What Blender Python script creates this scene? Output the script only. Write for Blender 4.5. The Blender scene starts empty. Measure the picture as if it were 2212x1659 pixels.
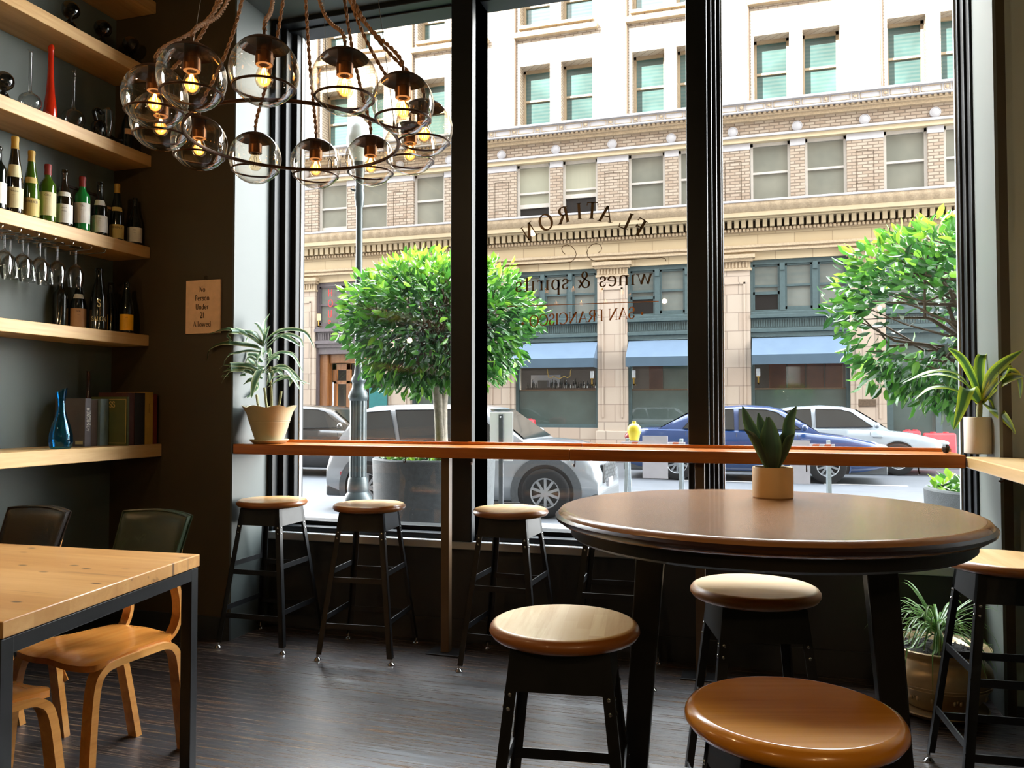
import bpy, bmesh, math, random
from mathutils import Vector, Matrix
random.seed(11)
SC = bpy.context.scene
COL = SC.collection
PI = math.pi
# ---------------------------------------------------------------- camera geometry (photo is 2212 x 1659)
FPX, PW, PH = 1750.0, 2212.0, 1659.0
YAW, PITCH = math.radians(17.41), math.radians(1.718)
EYE = Vector((0, 0, 1.26))
RIGHT = Vector((math.cos(YAW), math.sin(YAW), 0))
FWD = Vector((-math.sin(YAW)*math.cos(PITCH), math.cos(YAW)*math.cos(PITCH), math.sin(PITCH)))
UP = RIGHT.cross(FWD)
def ray(x, y): return RIGHT*(x-PW/2) + UP*(PH/2-y) + FWD*FPX
def atX(x, y, X): r = ray(x, y); return EYE + r*((X-EYE.x)/r.x)
def atY(x, y, Y): r = ray(x, y); return EYE + r*((Y-EYE.y)/r.y)
def atZ(x, y, Z): r = ray(x, y); return EYE + r*((Z-EYE.z)/r.z)
cam_d = bpy.data.cameras.new('camera'); cam = bpy.data.objects.new('camera', cam_d); COL.objects.link(cam)
cam_d.sensor_width = 36; cam_d.lens = 36*FPX/PW; cam_d.clip_start = .02; cam_d.clip_end = 300
cam.location = EYE; cam.rotation_euler = (PI/2+PITCH, 0, YAW)
SC.camera = cam

# ---------------------------------------------------------------- mesh builder
def V(*a): return Vector(a[0]) if len(a) == 1 else Vector(a)
class MB:
    def __init__(s): s.v = []; s.f = []; s.uv = {}; s.t = {}
    def add(s, vs, fs):
        n = len(s.v); s.v += [tuple(p) for p in vs]; k = len(s.f)
        s.f += [tuple(i+n for i in q) for q in fs]; return k
    def obox(s, c, a, b, d):
        c, a, b, d = V(c), V(a), V(b), V(d)
        vs = [c-a-b-d, c+a-b-d, c+a+b-d, c-a+b-d, c-a-b+d, c+a-b+d, c+a+b+d, c-a+b+d]
        s.add(vs, [(3,2,1,0),(4,5,6,7),(0,1,5,4),(1,2,6,5),(2,3,7,6),(3,0,4,7)]); return s
    def box(s, x0, x1, y0, y1, z0, z1):
        return s.obox(((x0+x1)/2,(y0+y1)/2,(z0+z1)/2), ((x1-x0)/2,0,0), (0,(y1-y0)/2,0), (0,0,(z1-z0)/2))
    def bar(s, p, q, w, h, up=(0,0,1)):
        p, q = V(p), V(q); d = q-p; a = d.cross(V(up))
        if a.length < 1e-6: a = d.cross(V(1,0,0))
        a.normalize(); b = a.cross(d).normalized()
        return s.obox((p+q)/2, d/2, a*w/2, b*h/2)
    def lathe(s, prof, n=24, c=(0,0,0), wob=None):
        c = V(c); vs = []; fs = []
        for j, (r, z) in enumerate(prof):
            for i in range(n):
                a = 2*PI*i/n; rr, zz = max(r, 1e-4), z
                if wob: rr, zz = wob(rr, zz, a, j)
                vs.append(c+V(rr*math.cos(a), rr*math.sin(a), zz))
        for j in range(len(prof)-1):
            for i in range(n):
                k = (i+1) % n
                fs.append((j*n+i, j*n+k, (j+1)*n+k, (j+1)*n+i))
        s.add(vs, fs); return s
    def cyl(s, p, q, r, n=16, r2=None):
        return s.tube([p, q], [r, r if r2 is None else r2], n)
    def tube(s, pts, r, n=8, closed=False, cap=True):
        pts = [V(p) for p in pts]; m = len(pts)
        rs = r if isinstance(r, (list, tuple)) else [r]*m
        vs = []; fs = []; a = None
        for j in range(m):
            if closed: t = pts[(j+1) % m]-pts[j-1]
            else: t = pts[min(j+1, m-1)]-pts[max(j-1, 0)]
            if t.length < 1e-9: t = V(0,0,1)
            t.normalize()
            if a is None:
                a = t.cross(V(0,0,1));
                if a.length < .01: a = t.cross(V(1,0,0))
            a = (a-t*a.dot(t)).normalized(); b = t.cross(a)
            for i in range(n):
                w = 2*PI*i/n; vs.append(pts[j]+(a*math.cos(w)+b*math.sin(w))*rs[j])
        for j in range(m if closed else m-1):
            jj = (j+1) % m
            for i in range(n):
                k = (i+1) % n; fs.append((j*n+i, j*n+k, jj*n+k, jj*n+i))
        if cap and not closed:
            fs.append(tuple(range(n-1, -1, -1))); fs.append(tuple((m-1)*n+i for i in range(n)))
        s.add(vs, fs); return s
    def ring(s, c, R, r, n=48, m=8, ax=None):
        c = V(c); X, Y = (V(1,0,0), V(0,1,0)) if ax is None else ax
        return s.tube([c+X*R*math.cos(2*PI*i/n)+Y*R*math.sin(2*PI*i/n) for i in range(n)], r, m, closed=True)
    def ribbon(s, pts, side, w, t):
        pts = [V(p) for p in pts]; m = len(pts); side = V(side).normalized(); vs = []; fs = []
        for j in range(m):
            d = (pts[min(j+1, m-1)]-pts[max(j-1, 0)]).normalized(); nn = d.cross(side).normalized()
            ww = w[j] if isinstance(w, (list, tuple)) else w
            for (a, b) in ((-1,-1),(1,-1),(1,1),(-1,1)): vs.append(pts[j]+side*(a*ww/2)+nn*(b*t/2))
        for j in range(m-1):
            for i in range(4):
                k = (i+1) % 4; fs.append((j*4+i, j*4+k, j*4+4+k, j*4+4+i))
        fs += [(3,2,1,0), tuple((m-1)*4+i for i in range(4))]
        s.add(vs, fs); return s
    def prism(s, poly, o, ux, uy, uz):
        o, ux, uy, uz = V(o), V(ux), V(uy), V(uz); n = len(poly)
        a = [o+ux*x+uy*y for x, y in poly]; b = [p+uz for p in a]
        s.add(a+b, [tuple(range(n-1, -1, -1)), tuple(range(n, 2*n))]+[(i, (i+1) % n, n+(i+1) % n, n+i) for i in range(n)]); return s
    def sphere(s, c, r, n=16, m=10, sc=(1,1,1)):
        c = V(c); vs = []; fs = []
        for j in range(m+1):
            p = PI*j/m
            for i in range(n):
                a = 2*PI*i/n; q = max(math.sin(p), 1e-3)
                vs.append(c+V(r*sc[0]*q*math.cos(a), r*sc[1]*q*math.sin(a), -r*sc[2]*math.cos(p)))
        for j in range(m):
            for i in range(n):
                k = (i+1) % n; fs.append((j*n+i, j*n+k, (j+1)*n+k, (j+1)*n+i))
        s.add(vs, fs); return s
    def grid(s, fn, nu, nv):
        vs = [fn(i/nu, j/nv) for j in range(nv+1) for i in range(nu+1)]; fs = []; uvs = []
        for j in range(nv):
            for i in range(nu):
                a = j*(nu+1)+i; fs.append((a, a+1, a+nu+2, a+nu+1))
                uvs.append([(i/nu, j/nv), ((i+1)/nu, j/nv), ((i+1)/nu, (j+1)/nv), (i/nu, (j+1)/nv)])
        k = s.add(vs, fs)
        for i, u in enumerate(uvs): s.uv[k+i] = u
        return s
    def blade(s, pts, widths, side, fold=.25, tint=0.5):
        """a leaf: a folded strip along pts; UV x runs across it, y along; tint is kept per face"""
        pts = [V(p) for p in pts]; m = len(pts); side = V(side).normalized(); vs = []; fs = []; uvs = []
        for j in range(m):
            d = (pts[min(j+1, m-1)]-pts[max(j-1, 0)]).normalized()
            sd = (side-d*side.dot(d)); sd = sd.normalized() if sd.length > 1e-4 else V(1,0,0)
            nn = d.cross(sd).normalized(); w = widths[j]/2
            for q in (-1, -.5, 0, .5, 1):
                vs.append(pts[j]+sd*(w*q)+nn*(fold*w*abs(q)))
        for j in range(m-1):
            for i in range(4):
                a = j*5+i; fs.append((a, a+1, a+6, a+5))
                u0, u1, v0, v1 = i/4, (i+1)/4, j/(m-1), (j+1)/(m-1)
                uvs.append([(u0,v0),(u1,v0),(u1,v1),(u0,v1)])
        k = s.add(vs, fs)
        for i, u in enumerate(uvs): s.uv[k+i] = u; s.t[k+i] = tint
        return s
    def build(s, name, m, parent=None, org=(0,0,0), smooth=35, bev=0, seg=2, fix=True):
        me = bpy.data.meshes.new(name); o3 = V(org)
        me.from_pydata([tuple(V(p)-o3) for p in s.v], [], s.f)
        if s.uv:
            L = me.uv_layers.new(name='UVMap'); data = [0.0]*(2*len(me.loops))
            for p in me.polygons:
                u = s.uv.get(p.index)
                if u:
                    for q, li in enumerate(p.loop_indices): data[2*li], data[2*li+1] = u[q]
            L.data.foreach_set('uv', data)
        if s.t:
            A = me.attributes.new('tint', 'FLOAT', 'FACE')
            A.data.foreach_set('value', [s.t.get(i, .5) for i in range(len(s.f))])
        if fix and len(s.f) < 60000:
            b = bmesh.new(); b.from_mesh(me); bmesh.ops.recalc_face_normals(b, faces=b.faces); b.to_mesh(me); b.free()
        if smooth:
            me.polygons.foreach_set('use_smooth', [True]*len(me.polygons))
            me.set_sharp_from_angle(angle=math.radians(smooth))
        if m: me.materials.append(m)
        o = bpy.data.objects.new(name, me); COL.objects.link(o)
        if parent: o.parent = parent
        if bev:
            bm_ = o.modifiers.new('bevel', 'BEVEL'); bm_.width = bev; bm_.segments = seg; bm_.limit_method = 'ANGLE'; bm_.angle_limit = math.radians(40)
        return o

def tag(o, label=None, cat=None, group=None, kind=None):
    for k, v in (('label', label), ('category', cat), ('group', group), ('kind', kind)):
        if v: o[k] = v
    return o
def thing(name, label, cat, loc=(0,0,0), rz=0, group=None):
    o = bpy.data.objects.new(name, None); COL.objects.link(o); o.empty_display_size = .05
    o.location = loc; o.rotation_euler = (0,0,rz); return tag(o, label, cat, group)
def dup(root, loc, rz, label, group=None, sc=None):
    r = root.copy(); COL.objects.link(r); r.location = loc; r.rotation_euler = (0,0,rz); r['label'] = label
    if group: r['group'] = group
    if sc: r.scale = (sc, sc, 1)
    for ch in list(root.children):
        c = ch.copy(); COL.objects.link(c); c.parent = r
        for g in list(ch.children):
            d = g.copy(); COL.objects.link(d); d.parent = c
    return r
def struct(name, mb, m, **k): return tag(mb.build(name, m, **k), kind='structure')

# ---------------------------------------------------------------- materials
ALB = 1.0
def lin(h):
    h = h.lstrip('#'); out = []
    for i in (0, 2, 4):
        c = int(h[i:i+2], 16)/255; out.append(c/12.92 if c <= .04045 else ((c+.055)/1.055)**2.4)
    return (out[0]*ALB, out[1]*ALB, out[2]*ALB, 1)
class NT:
    def __init__(s, name):
        s.m = bpy.data.materials.new(name); s.m.use_nodes = True; s.t = s.m.node_tree; s.t.nodes.clear()
        s.out = s.n('ShaderNodeOutputMaterial')
    def n(s, typ, **k):
        o = s.t.nodes.new(typ)
        for a, b in k.items():
            if a.startswith('_'): o.inputs[int(a[1:])].default_value = b
            else: setattr(o, a, b)
        return o
    def l(s, a, b, ao=0, bi=0):
        s.t.links.new(a.outputs[ao], b.inputs[bi]); return b
    def math(s, op, a, b=None, c=None):
        m = s.n('ShaderNodeMath', operation=op)
        for i, q in enumerate((a, b, c)):
            if q is None: continue
            if isinstance(q, (int, float)): m.inputs[i].default_value = q
            else: s.t.links.new(q, m.inputs[i])
        return m.outputs[0]
    def coord(s, scale=(1,1,1), rot=(0,0,0), kind='Object'):
        t = s.n('ShaderNodeTexCoord'); m = s.n('ShaderNodeMapping'); s.t.links.new(t.outputs[kind], m.inputs[0])
        m.inputs['Scale'].default_value = scale; m.inputs['Rotation'].default_value = rot
        return m.outputs[0]
    def noise(s, vec, scale=5, detail=4, rough=.5, dist=0):
        n = s.n('ShaderNodeTexNoise'); s.t.links.new(vec, n.inputs['Vector'])
        n.inputs['Scale'].default_value = scale; n.inputs['Detail'].default_value = detail
        n.inputs['Roughness'].default_value = rough; n.inputs['Distortion'].default_value = dist
        return n.outputs[0]
    def ramp(s, fac, stops):
        r = s.n('ShaderNodeValToRGB'); s.t.links.new(fac, r.inputs[0]); e = r.color_ramp.elements
        while len(e) < len(stops): e.new(.5)
        for i, (p, c) in enumerate(stops): e[i].position = p; e[i].color = lin(c) if isinstance(c, str) else c
        return r.outputs[0]
    def mix(s, fac, a, b, mode='MIX'):
        m = s.n('ShaderNodeMix', data_type='RGBA', blend_type=mode)
        for i, q in ((0, fac), (6, a), (7, b)):
            if isinstance(q, (int, float)): m.inputs[i].default_value = q
            elif isinstance(q, str): m.inputs[i].default_value = lin(q)
            elif isinstance(q, tuple): m.inputs[i].default_value = q
            else: s.t.links.new(q, m.inputs[i])
        return m.outputs[2]
    def bump(s, h, strength=.2, dist=.01):
        b = s.n('ShaderNodeBump'); s.t.links.new(h, b.inputs['Height']); b.inputs['Strength'].default_value = strength
        b.inputs['Distance'].default_value = dist; return b.outputs[0]
    def pbr(s, col, rough=.5, metal=0, spec=.5, normal=None, coat=0, trans=0, emis=None, estr=0, coat_rough=.08):
        p = s.n('ShaderNodeBsdfPrincipled')
        def put(k, v):
            if isinstance(v, str): v = lin(v)
            if isinstance(v, (int, float, tuple)): p.inputs[k].default_value = v
            elif v is not None: s.t.links.new(v, p.inputs[k])
        put('Base Color', col); put('Roughness', rough); put('Metallic', metal); put('Specular IOR Level', spec); put('Normal', normal)
        put('Coat Weight', coat); put('Coat Roughness', coat_rough); put('Transmission Weight', trans)
        if emis is not None: put('Emission Color', emis); put('Emission Strength', estr)
        s.l(p, s.out); return s.m
def paint(name, c, rough=.5, var=.12, scale=6, metal=0, spec=.5, bump=0, coat=0, bscale=None):
    n = NT(name); v = n.coord(); f = n.noise(v, scale, 5)
    base = lin(c); dk = tuple(x*(1-var) for x in base[:3])+(1,); lt = tuple(min(1, x*(1+var)) for x in base[:3])+(1,)
    col = n.ramp(f, [(.3, dk), (.7, lt)])
    nm = n.bump(n.noise(v, bscale or scale*8, 4), bump) if bump else None
    return n.pbr(col, rough, metal, spec, nm, coat)
def wood(name, c1, c2, c3, axis=0, fine=60, rough=.35, strips=0, saxis=1, coat=0, knots=False, bump=.05, slen=0, svar=.5, spec=.5, stretch=.06, rim=None):
    """grain along the given axis; strips>0 makes laminated staves of that width across saxis"""
    n = NT(name); sc = [1, 1, 1]; sc[axis] = stretch; v = n.coord(tuple(sc))
    g1 = n.noise(v, fine*.25, 5, .6, .6); g2 = n.noise(v, fine, 4, .7)
    f = n.math('ADD', n.math('MULTIPLY', g1, .65), n.math('MULTIPLY', g2, .35))
    col = n.ramp(f, [(.32, c3), (.5, c1), (.68, c2)])
    if strips:
        t = n.n('ShaderNodeTexCoord'); s = n.n('ShaderNodeSeparateXYZ'); n.l(t, s, 3)
        a = n.math('FLOOR', n.math('DIVIDE', s.outputs[saxis], strips))
        w = n.n('ShaderNodeTexWhiteNoise', noise_dimensions='2D'); cb = n.n('ShaderNodeCombineXYZ')
        n.t.links.new(a, cb.inputs[0])
        if slen:
            sh = n.math('MULTIPLY', n.math('SINE', n.math('MULTIPLY', a, 12.9)), slen)
            n.t.links.new(n.math('FLOOR', n.math('DIVIDE', n.math('ADD', s.outputs[axis], sh), slen)), cb.inputs[1])
        n.l(cb, w)
        col = n.mix(n.math('MULTIPLY', w.outputs[0], svar), col, c3)
    if knots:
        vo = n.n('ShaderNodeTexVoronoi', voronoi_dimensions='2D'); kc = [2.8, 2.8, 2.8]; kc[axis] = 1.3
        n.t.links.new(n.coord(tuple(kc)), vo.inputs['Vector']); vo.inputs['Scale'].default_value = 3.6
        k = n.ramp(vo.outputs['Distance'], [(.05, (1,1,1,1)), (.10, (0,0,0,1))])
        w_ = n.n('ShaderNodeSeparateColor'); n.l(vo, w_, 1); k = n.mix(1.0, k, n.ramp(w_.outputs[0], [(.55, (0,0,0,1)), (.6, (.9,.9,.9,1))]), 'MULTIPLY'); col = n.mix(k, col, '#3a2312')
        cr = n.noise(n.coord(tuple(.12 if i == axis else 3 for i in range(3))), 9, 3, .5)
        col = n.mix(n.ramp(cr, [(.66, (0,0,0,1)), (.74, (.6,.6,.6,1))]), col, '#5a3a20')
    if rim:                                    # turned edge darker than the flat top: shade painted in, plus stain
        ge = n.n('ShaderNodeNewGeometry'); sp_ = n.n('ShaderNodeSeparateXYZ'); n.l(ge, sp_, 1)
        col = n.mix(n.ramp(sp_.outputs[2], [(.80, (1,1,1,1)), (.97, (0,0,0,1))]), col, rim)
    return n.pbr(col, rough, 0, spec, n.bump(g2, bump, .003), coat)
def thin_glass(name, tint='#ffffff', edge='#ffffff', refl=1.0, base=.04, power=4.0, edark=None):
    n = NT(name); lw = n.n('ShaderNodeLayerWeight'); lw.inputs[0].default_value = .5
    f = n.math('ADD', n.math('MULTIPLY', n.math('POWER', lw.outputs[1], power), refl), base)
    f = n.math('MINIMUM', f, 1.0)
    tr = n.n('ShaderNodeBsdfTransparent'); gl = n.n('ShaderNodeBsdfGlossy'); gl.inputs['Roughness'].default_value = .01
    if edark: n.t.links.new(n.mix(n.math('POWER', lw.outputs[1], 1.6), tint, edark), tr.inputs[0])
    else: tr.inputs[0].default_value = lin(tint)
    gl.inputs[0].default_value = lin(edge)
    ms = n.n('ShaderNodeMixShader'); n.t.links.new(f, ms.inputs[0]); n.l(tr, ms, 0, 1); n.l(gl, ms, 0, 2); n.l(ms, n.out)
    return n.m
def emit(name, c, s):
    n = NT(name); v = n.coord(); f = n.noise(v, 80, 2); e = n.n('ShaderNodeEmission')
    n.t.links.new(n.mix(n.math('MULTIPLY', f, .15), c, '#ffffff'), e.inputs[0]); e.inputs[1].default_value = s; n.l(e, n.out); return n.m
M = {}
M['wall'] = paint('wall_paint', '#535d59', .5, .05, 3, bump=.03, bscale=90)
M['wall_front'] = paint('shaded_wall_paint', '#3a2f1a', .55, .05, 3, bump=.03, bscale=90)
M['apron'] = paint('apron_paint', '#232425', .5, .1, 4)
M['reveal'] = paint('side_lit_wall_paint', '#d6dbd2', .5, .04, 3)  # brightness from a side window painted into the wall colour
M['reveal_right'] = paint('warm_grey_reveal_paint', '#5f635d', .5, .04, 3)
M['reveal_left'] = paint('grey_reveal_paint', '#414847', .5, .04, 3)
M['ceiling'] = paint('ceiling_paint', '#454e4c', .6, .05, 3)
M['sill'] = paint('sill_paint', '#a9afb2', .45, .05, 5)
M['frame'] = paint('black_frame_paint', '#0c1014', .42, .12, 8, spec=.3)
M['steel'] = paint('black_steel', '#1e1f21', .38, .2, 20, metal=.3, spec=.5)
M['chrome'] = paint('polished_foot_metal', '#c9c9c9', .15, .05, 40, metal=1)
M['bronze'] = paint('dark_bronze', '#4a2f1a', .35, .2, 30, metal=.55)
M['brass'] = paint('aged_brass', '#6b3f16', .35, .25, 25, metal=.7)
M['post'] = paint('brown_post_paint', '#5a4632', .4, .1, 9)
M['oak'] = wood('pale_oak', '#c79f66', '#d8b57c', '#b08850', 1, 40, .45, bump=.04)
M['bar'] = wood('cherry_bar_wood', '#b5651f', '#c67a30', '#8d4814', 0, 55, .3, coat=.25)
M['counter'] = wood('light_counter_wood', '#dcb378', '#e8c68e', '#c49a5e', 1, 45, .35, coat=.2)
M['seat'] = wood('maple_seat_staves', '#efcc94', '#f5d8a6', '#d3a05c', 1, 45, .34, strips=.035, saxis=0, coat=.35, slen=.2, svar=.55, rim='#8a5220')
M['seat_lit'] = wood('window_lit_seat_staves', '#fbdfa8', '#ffe8ba', '#dcae68', 1, 45, .4, strips=.035, saxis=0, coat=.25, slen=.2, svar=.5, rim='#96591f')  # paler copy of the seat wood, window reflection painted in
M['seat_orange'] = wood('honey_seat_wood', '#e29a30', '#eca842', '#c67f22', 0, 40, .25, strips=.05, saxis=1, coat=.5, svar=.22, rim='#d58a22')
M['seat_lit_straight'] = wood('pale_seat_wood', '#e6c38a', '#efd09b', '#d3a766', 0, 60, .42, strips=.03, saxis=1, coat=.1, svar=.2, rim='#a06a34')  # window gloss on this seat put into the base colour
M['table_dark'] = wood('worn_dark_table_wood', '#97693f', '#ab7c50', '#6a452a', 0, 14, .25, coat=.2, bump=.12, stretch=.2)
M['table_edge'] = wood('dark_table_edge_wood', '#2c150b', '#38190d', '#1a0c06', 0, 30, .28, coat=.4)
M['leg_black'] = paint('near_black_stained_wood', '#0e0a08', .4, .3, 12)
M['table_pine'] = wood('reclaimed_pine', '#c6955a', '#d8ab70', '#a47038', 0, 24, .4, strips=.13, saxis=1, coat=.12, knots=True, svar=.5)
M['ply'] = wood('bent_plywood', '#b9742e', '#c98842', '#9c5a1e', 1, 30, .25, coat=.4)
M['ply_edge'] = wood('bent_plywood_rail', '#c78a45', '#d79f5a', '#a86c2c', 1, 50, .3, coat=.3)
M['leather_g'] = paint('green_leather', '#1d2818', .27, .25, 14, bump=.12, bscale=260)
M['leather_b'] = paint('black_leather', '#18120f', .27, .25, 14, bump=.12, bscale=260)
M['clay'] = paint('tan_glazed_clay', '#b3aa8a', .42, .1, 7, bump=.05)
M['pot_tan'] = paint('matte_tan_ceramic', '#c9a673', .5, .05, 6, bump=.02)
M['pot_white'] = paint('cream_ceramic', '#d9cfbe', .5, .04, 6, bump=.02)
M['bronze_clay'] = paint('bronze_glazed_clay', '#b79d74', .32, .2, 9, metal=.35, bump=.08)
M['soil'] = paint('potting_soil', '#2b2622', .9, .6, 90, bump=.8, bscale=120)
M['stone'] = paint('black_rock', '#17120f', .35, .4, 50, bump=.4)
# floor: dark resilient planks with fine streaks
def floor_mat():
    n = NT('dark_streaked_plank_floor'); v = n.coord((.16, 7.5, 1)); s = n.noise(v, 12, 3, .55); s2 = n.noise(n.coord((.5, 22, 1)), 9, 3, .6)
    f = n.math('ADD', n.math('MULTIPLY', s, .6), n.math('MULTIPLY', s2, .4))
    col = n.ramp(f, [(.40, '#0b090d'), (.5, '#1b1619'), (.62, '#66523f')])
    t = n.n('ShaderNodeTexBrick'); n.t.links.new(n.coord((1, 1, 1)), t.inputs['Vector'])
    t.inputs['Scale'].default_value = 1; t.inputs['Mortar Size'].default_value = .0012; t.inputs['Brick Width'].default_value = .92
    t.inputs['Row Height'].default_value = .18; t.inputs['Color1'].default_value = (.85,.85,.85,1); t.inputs['Color2'].default_value = (1.15,1.1,1.1,1); t.inputs['Mortar'].default_value = (.4,.4,.4,1)
    col = n.mix(1.0, col, t.outputs[0], 'MULTIPLY')
    r = n.ramp(f, [(.38, (.5,.5,.5,1)), (.62, (.2,.2,.2,1))])
    return n.pbr(col, r, 0, .9, n.bump(f, .28, .002), .28, coat_rough=.24)
M['floor'] = floor_mat()
M['pane'] = thin_glass('window_pane_glass', '#fbfdfc', '#ffffff', .9, .035, 5)
M['globe'] = thin_glass('clear_globe_glass', '#fbf8f2', '#ffffff', .8, .05, 2.6, edark='#cfc3b2')
M['bulbglass'] = thin_glass('bulb_glass', '#fff2dc', '#ffffff', .6, .05, 3)
M['clear'] = thin_glass('clear_drinking_glass', '#f4f4f2', '#ffffff', .8, .05, 2.5, edark='#9a9a96')
M['smoke'] = thin_glass('smoked_glass', '#6f6b66', '#ffffff', .7, .06, 2.5, edark='#1c1a18')
M['blueglass'] = thin_glass('blue_glass', '#a5e8fa', '#cfefff', .6, .06, 3, edark='#3cb8e0')
def solidglass(name, c): return paint(name, c, .06, .15, 10, spec=.7, coat=.5)
M['greenglass'] = solidglass('bright_green_bottle_glass', '#1c7d36'); M['hock'] = solidglass('olive_green_bottle_glass', '#3a5712')
M['darkbottle'] = solidglass('near_black_bottle_glass', '#0c0f0a'); M['brownbottle'] = solidglass('brown_bottle_glass', '#1f170c')
M['redvase'] = solidglass('red_orange_glass', '#b3260c'); M['amber'] = solidglass('dark_amber_glass', '#3a1408')
M['filament'] = emit('glowing_filament', '#ffb04a', 38)
M['filament_dim'] = paint('unlit_filament', '#8a8478', .4, .1, 30, metal=.6)
n_ = NT('bulb_glow'); e_ = n_.n('ShaderNodeEmission'); e_.inputs[0].default_value = lin('#ffae50'); e_.inputs[1].default_value = 5.0
t_ = n_.n('ShaderNodeBsdfTransparent'); lw_ = n_.n('ShaderNodeLayerWeight'); mx_ = n_.n('ShaderNodeMixShader')
n_.t.links.new(n_.math('MULTIPLY', n_.math('POWER', n_.math('SUBTRACT', 1.0, lw_.outputs[1]), 1.6), .85), mx_.inputs[0])
n_.l(t_, mx_, 0, 1); n_.l(e_, mx_, 0, 2); n_.l(mx_, n_.out); M['glow'] = n_.m
M['socket_glow'] = emit('lit_socket_lip', '#ff9a34', .75)
M['cord'] = paint('twisted_jute_cord', '#8d6746', .8, .35, 160, bump=.4, bscale=300)
M['wire'] = paint('thin_steel_cable', '#6f6f6f', .35, .1, 30, metal=.9)
for k, c in dict(lab_white='#e2e0d8', lab_cream='#d9cfa2', lab_gold='#c3ad63', lab_tan='#c59a72', lab_yellow='#f7b414', cap_gold='#a8852f', cap_red='#7d1712', cap_green='#2f6b45',
                 ink='#2a211a', ink_red='#b03a24', ink_white='#d9d6cc', sign='#e3bd9b', sign_ink='#4a3324', paper='#e6e2d6',
                 book_grey='#5d595d', book_brown='#4a382c', book_blue='#6f868e', book_green='#4d5228', book_red='#4a2620', book_black='#171515', book_yellow='#b08a3c', book_rust='#6e2412', gold_ink='#b79a56',
                 wood_dark='#2d211a', photo='#4a4f4c').items():
    M[k] = paint(k, c, .55, .08, 25)
M['crystal'] = thin_glass('rippled_crystal', '#c9d4d2', '#ffffff', .9, .25, 1.5, edark='#4d5757')
M['letter'] = paint('brown_gold_lettering', '#4b3616', .35, .25, 60, metal=.4)
M['letter_gold'] = paint('copper_gold_lettering', '#9a5f22', .3, .25, 60, metal=.6)
# leaves
def striped_leaf(name, edge, mid, stripe, back=.0):
    n = NT(name); t = n.n('ShaderNodeTexCoord'); s = n.n('ShaderNodeSeparateXYZ'); n.l(t, s, 2)
    d = n.math('ABSOLUTE', n.math('SUBTRACT', s.outputs[0], .5))
    nz = n.noise(n.coord((1,1,1)), 30, 3)
    d = n.math('ADD', d, n.math('MULTIPLY', n.math('SUBTRACT', nz, .5), .1))
    col = n.ramp(d, [(0, mid), (.18, mid), (.28, stripe), (.36, stripe), (.46, edge)])
    p = n.n('ShaderNodeBsdfPrincipled'); n.t.links.new(col, p.inputs['Base Color']); p.inputs['Roughness'].default_value = .35
    tr = n.n('ShaderNodeBsdfTranslucent'); n.t.links.new(col, tr.inputs[0]); ms = n.n('ShaderNodeMixShader'); ms.inputs[0].default_value = .3
    n.l(p, ms, 0, 1); n.l(tr, ms, 0, 2); n.l(ms, n.out); return n.m
M['drac'] = striped_leaf('white_edged_leaf', '#d9dcb8', '#3f6042', '#6f8a5c')
M['drac_lime'] = striped_leaf('lime_edged_leaf', '#b9c83c', '#35562a', '#86a434')
M['snake'] = striped_leaf('dark_snake_plant_leaf', '#4b5a34', '#1f2f1d', '#2c3f25')
M['grassleaf'] = striped_leaf('thin_green_leaf', '#8fae5c', '#4f7a38', '#6c9448')
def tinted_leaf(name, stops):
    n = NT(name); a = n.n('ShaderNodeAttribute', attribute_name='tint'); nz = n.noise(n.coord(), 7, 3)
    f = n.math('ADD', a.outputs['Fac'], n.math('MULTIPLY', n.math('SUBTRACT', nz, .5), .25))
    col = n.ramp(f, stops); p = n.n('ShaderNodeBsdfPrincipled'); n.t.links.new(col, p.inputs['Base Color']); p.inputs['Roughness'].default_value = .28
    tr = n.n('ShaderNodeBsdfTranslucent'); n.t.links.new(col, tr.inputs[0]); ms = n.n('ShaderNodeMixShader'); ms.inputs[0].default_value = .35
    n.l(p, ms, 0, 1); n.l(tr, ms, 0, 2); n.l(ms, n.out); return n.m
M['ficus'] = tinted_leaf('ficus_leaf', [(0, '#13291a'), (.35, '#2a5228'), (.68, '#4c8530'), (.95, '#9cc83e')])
M['bark'] = paint('pale_grey_bark', '#8d8478', .8, .25, 30, bump=.4)
M['twig'] = paint('brown_twig', '#4a3a2c', .8, .25, 30, bump=.3)
M['stemgreen'] = paint('ringed_plant_stem', '#7d7a4c', .6, .25, 60, bump=.3)
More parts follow.
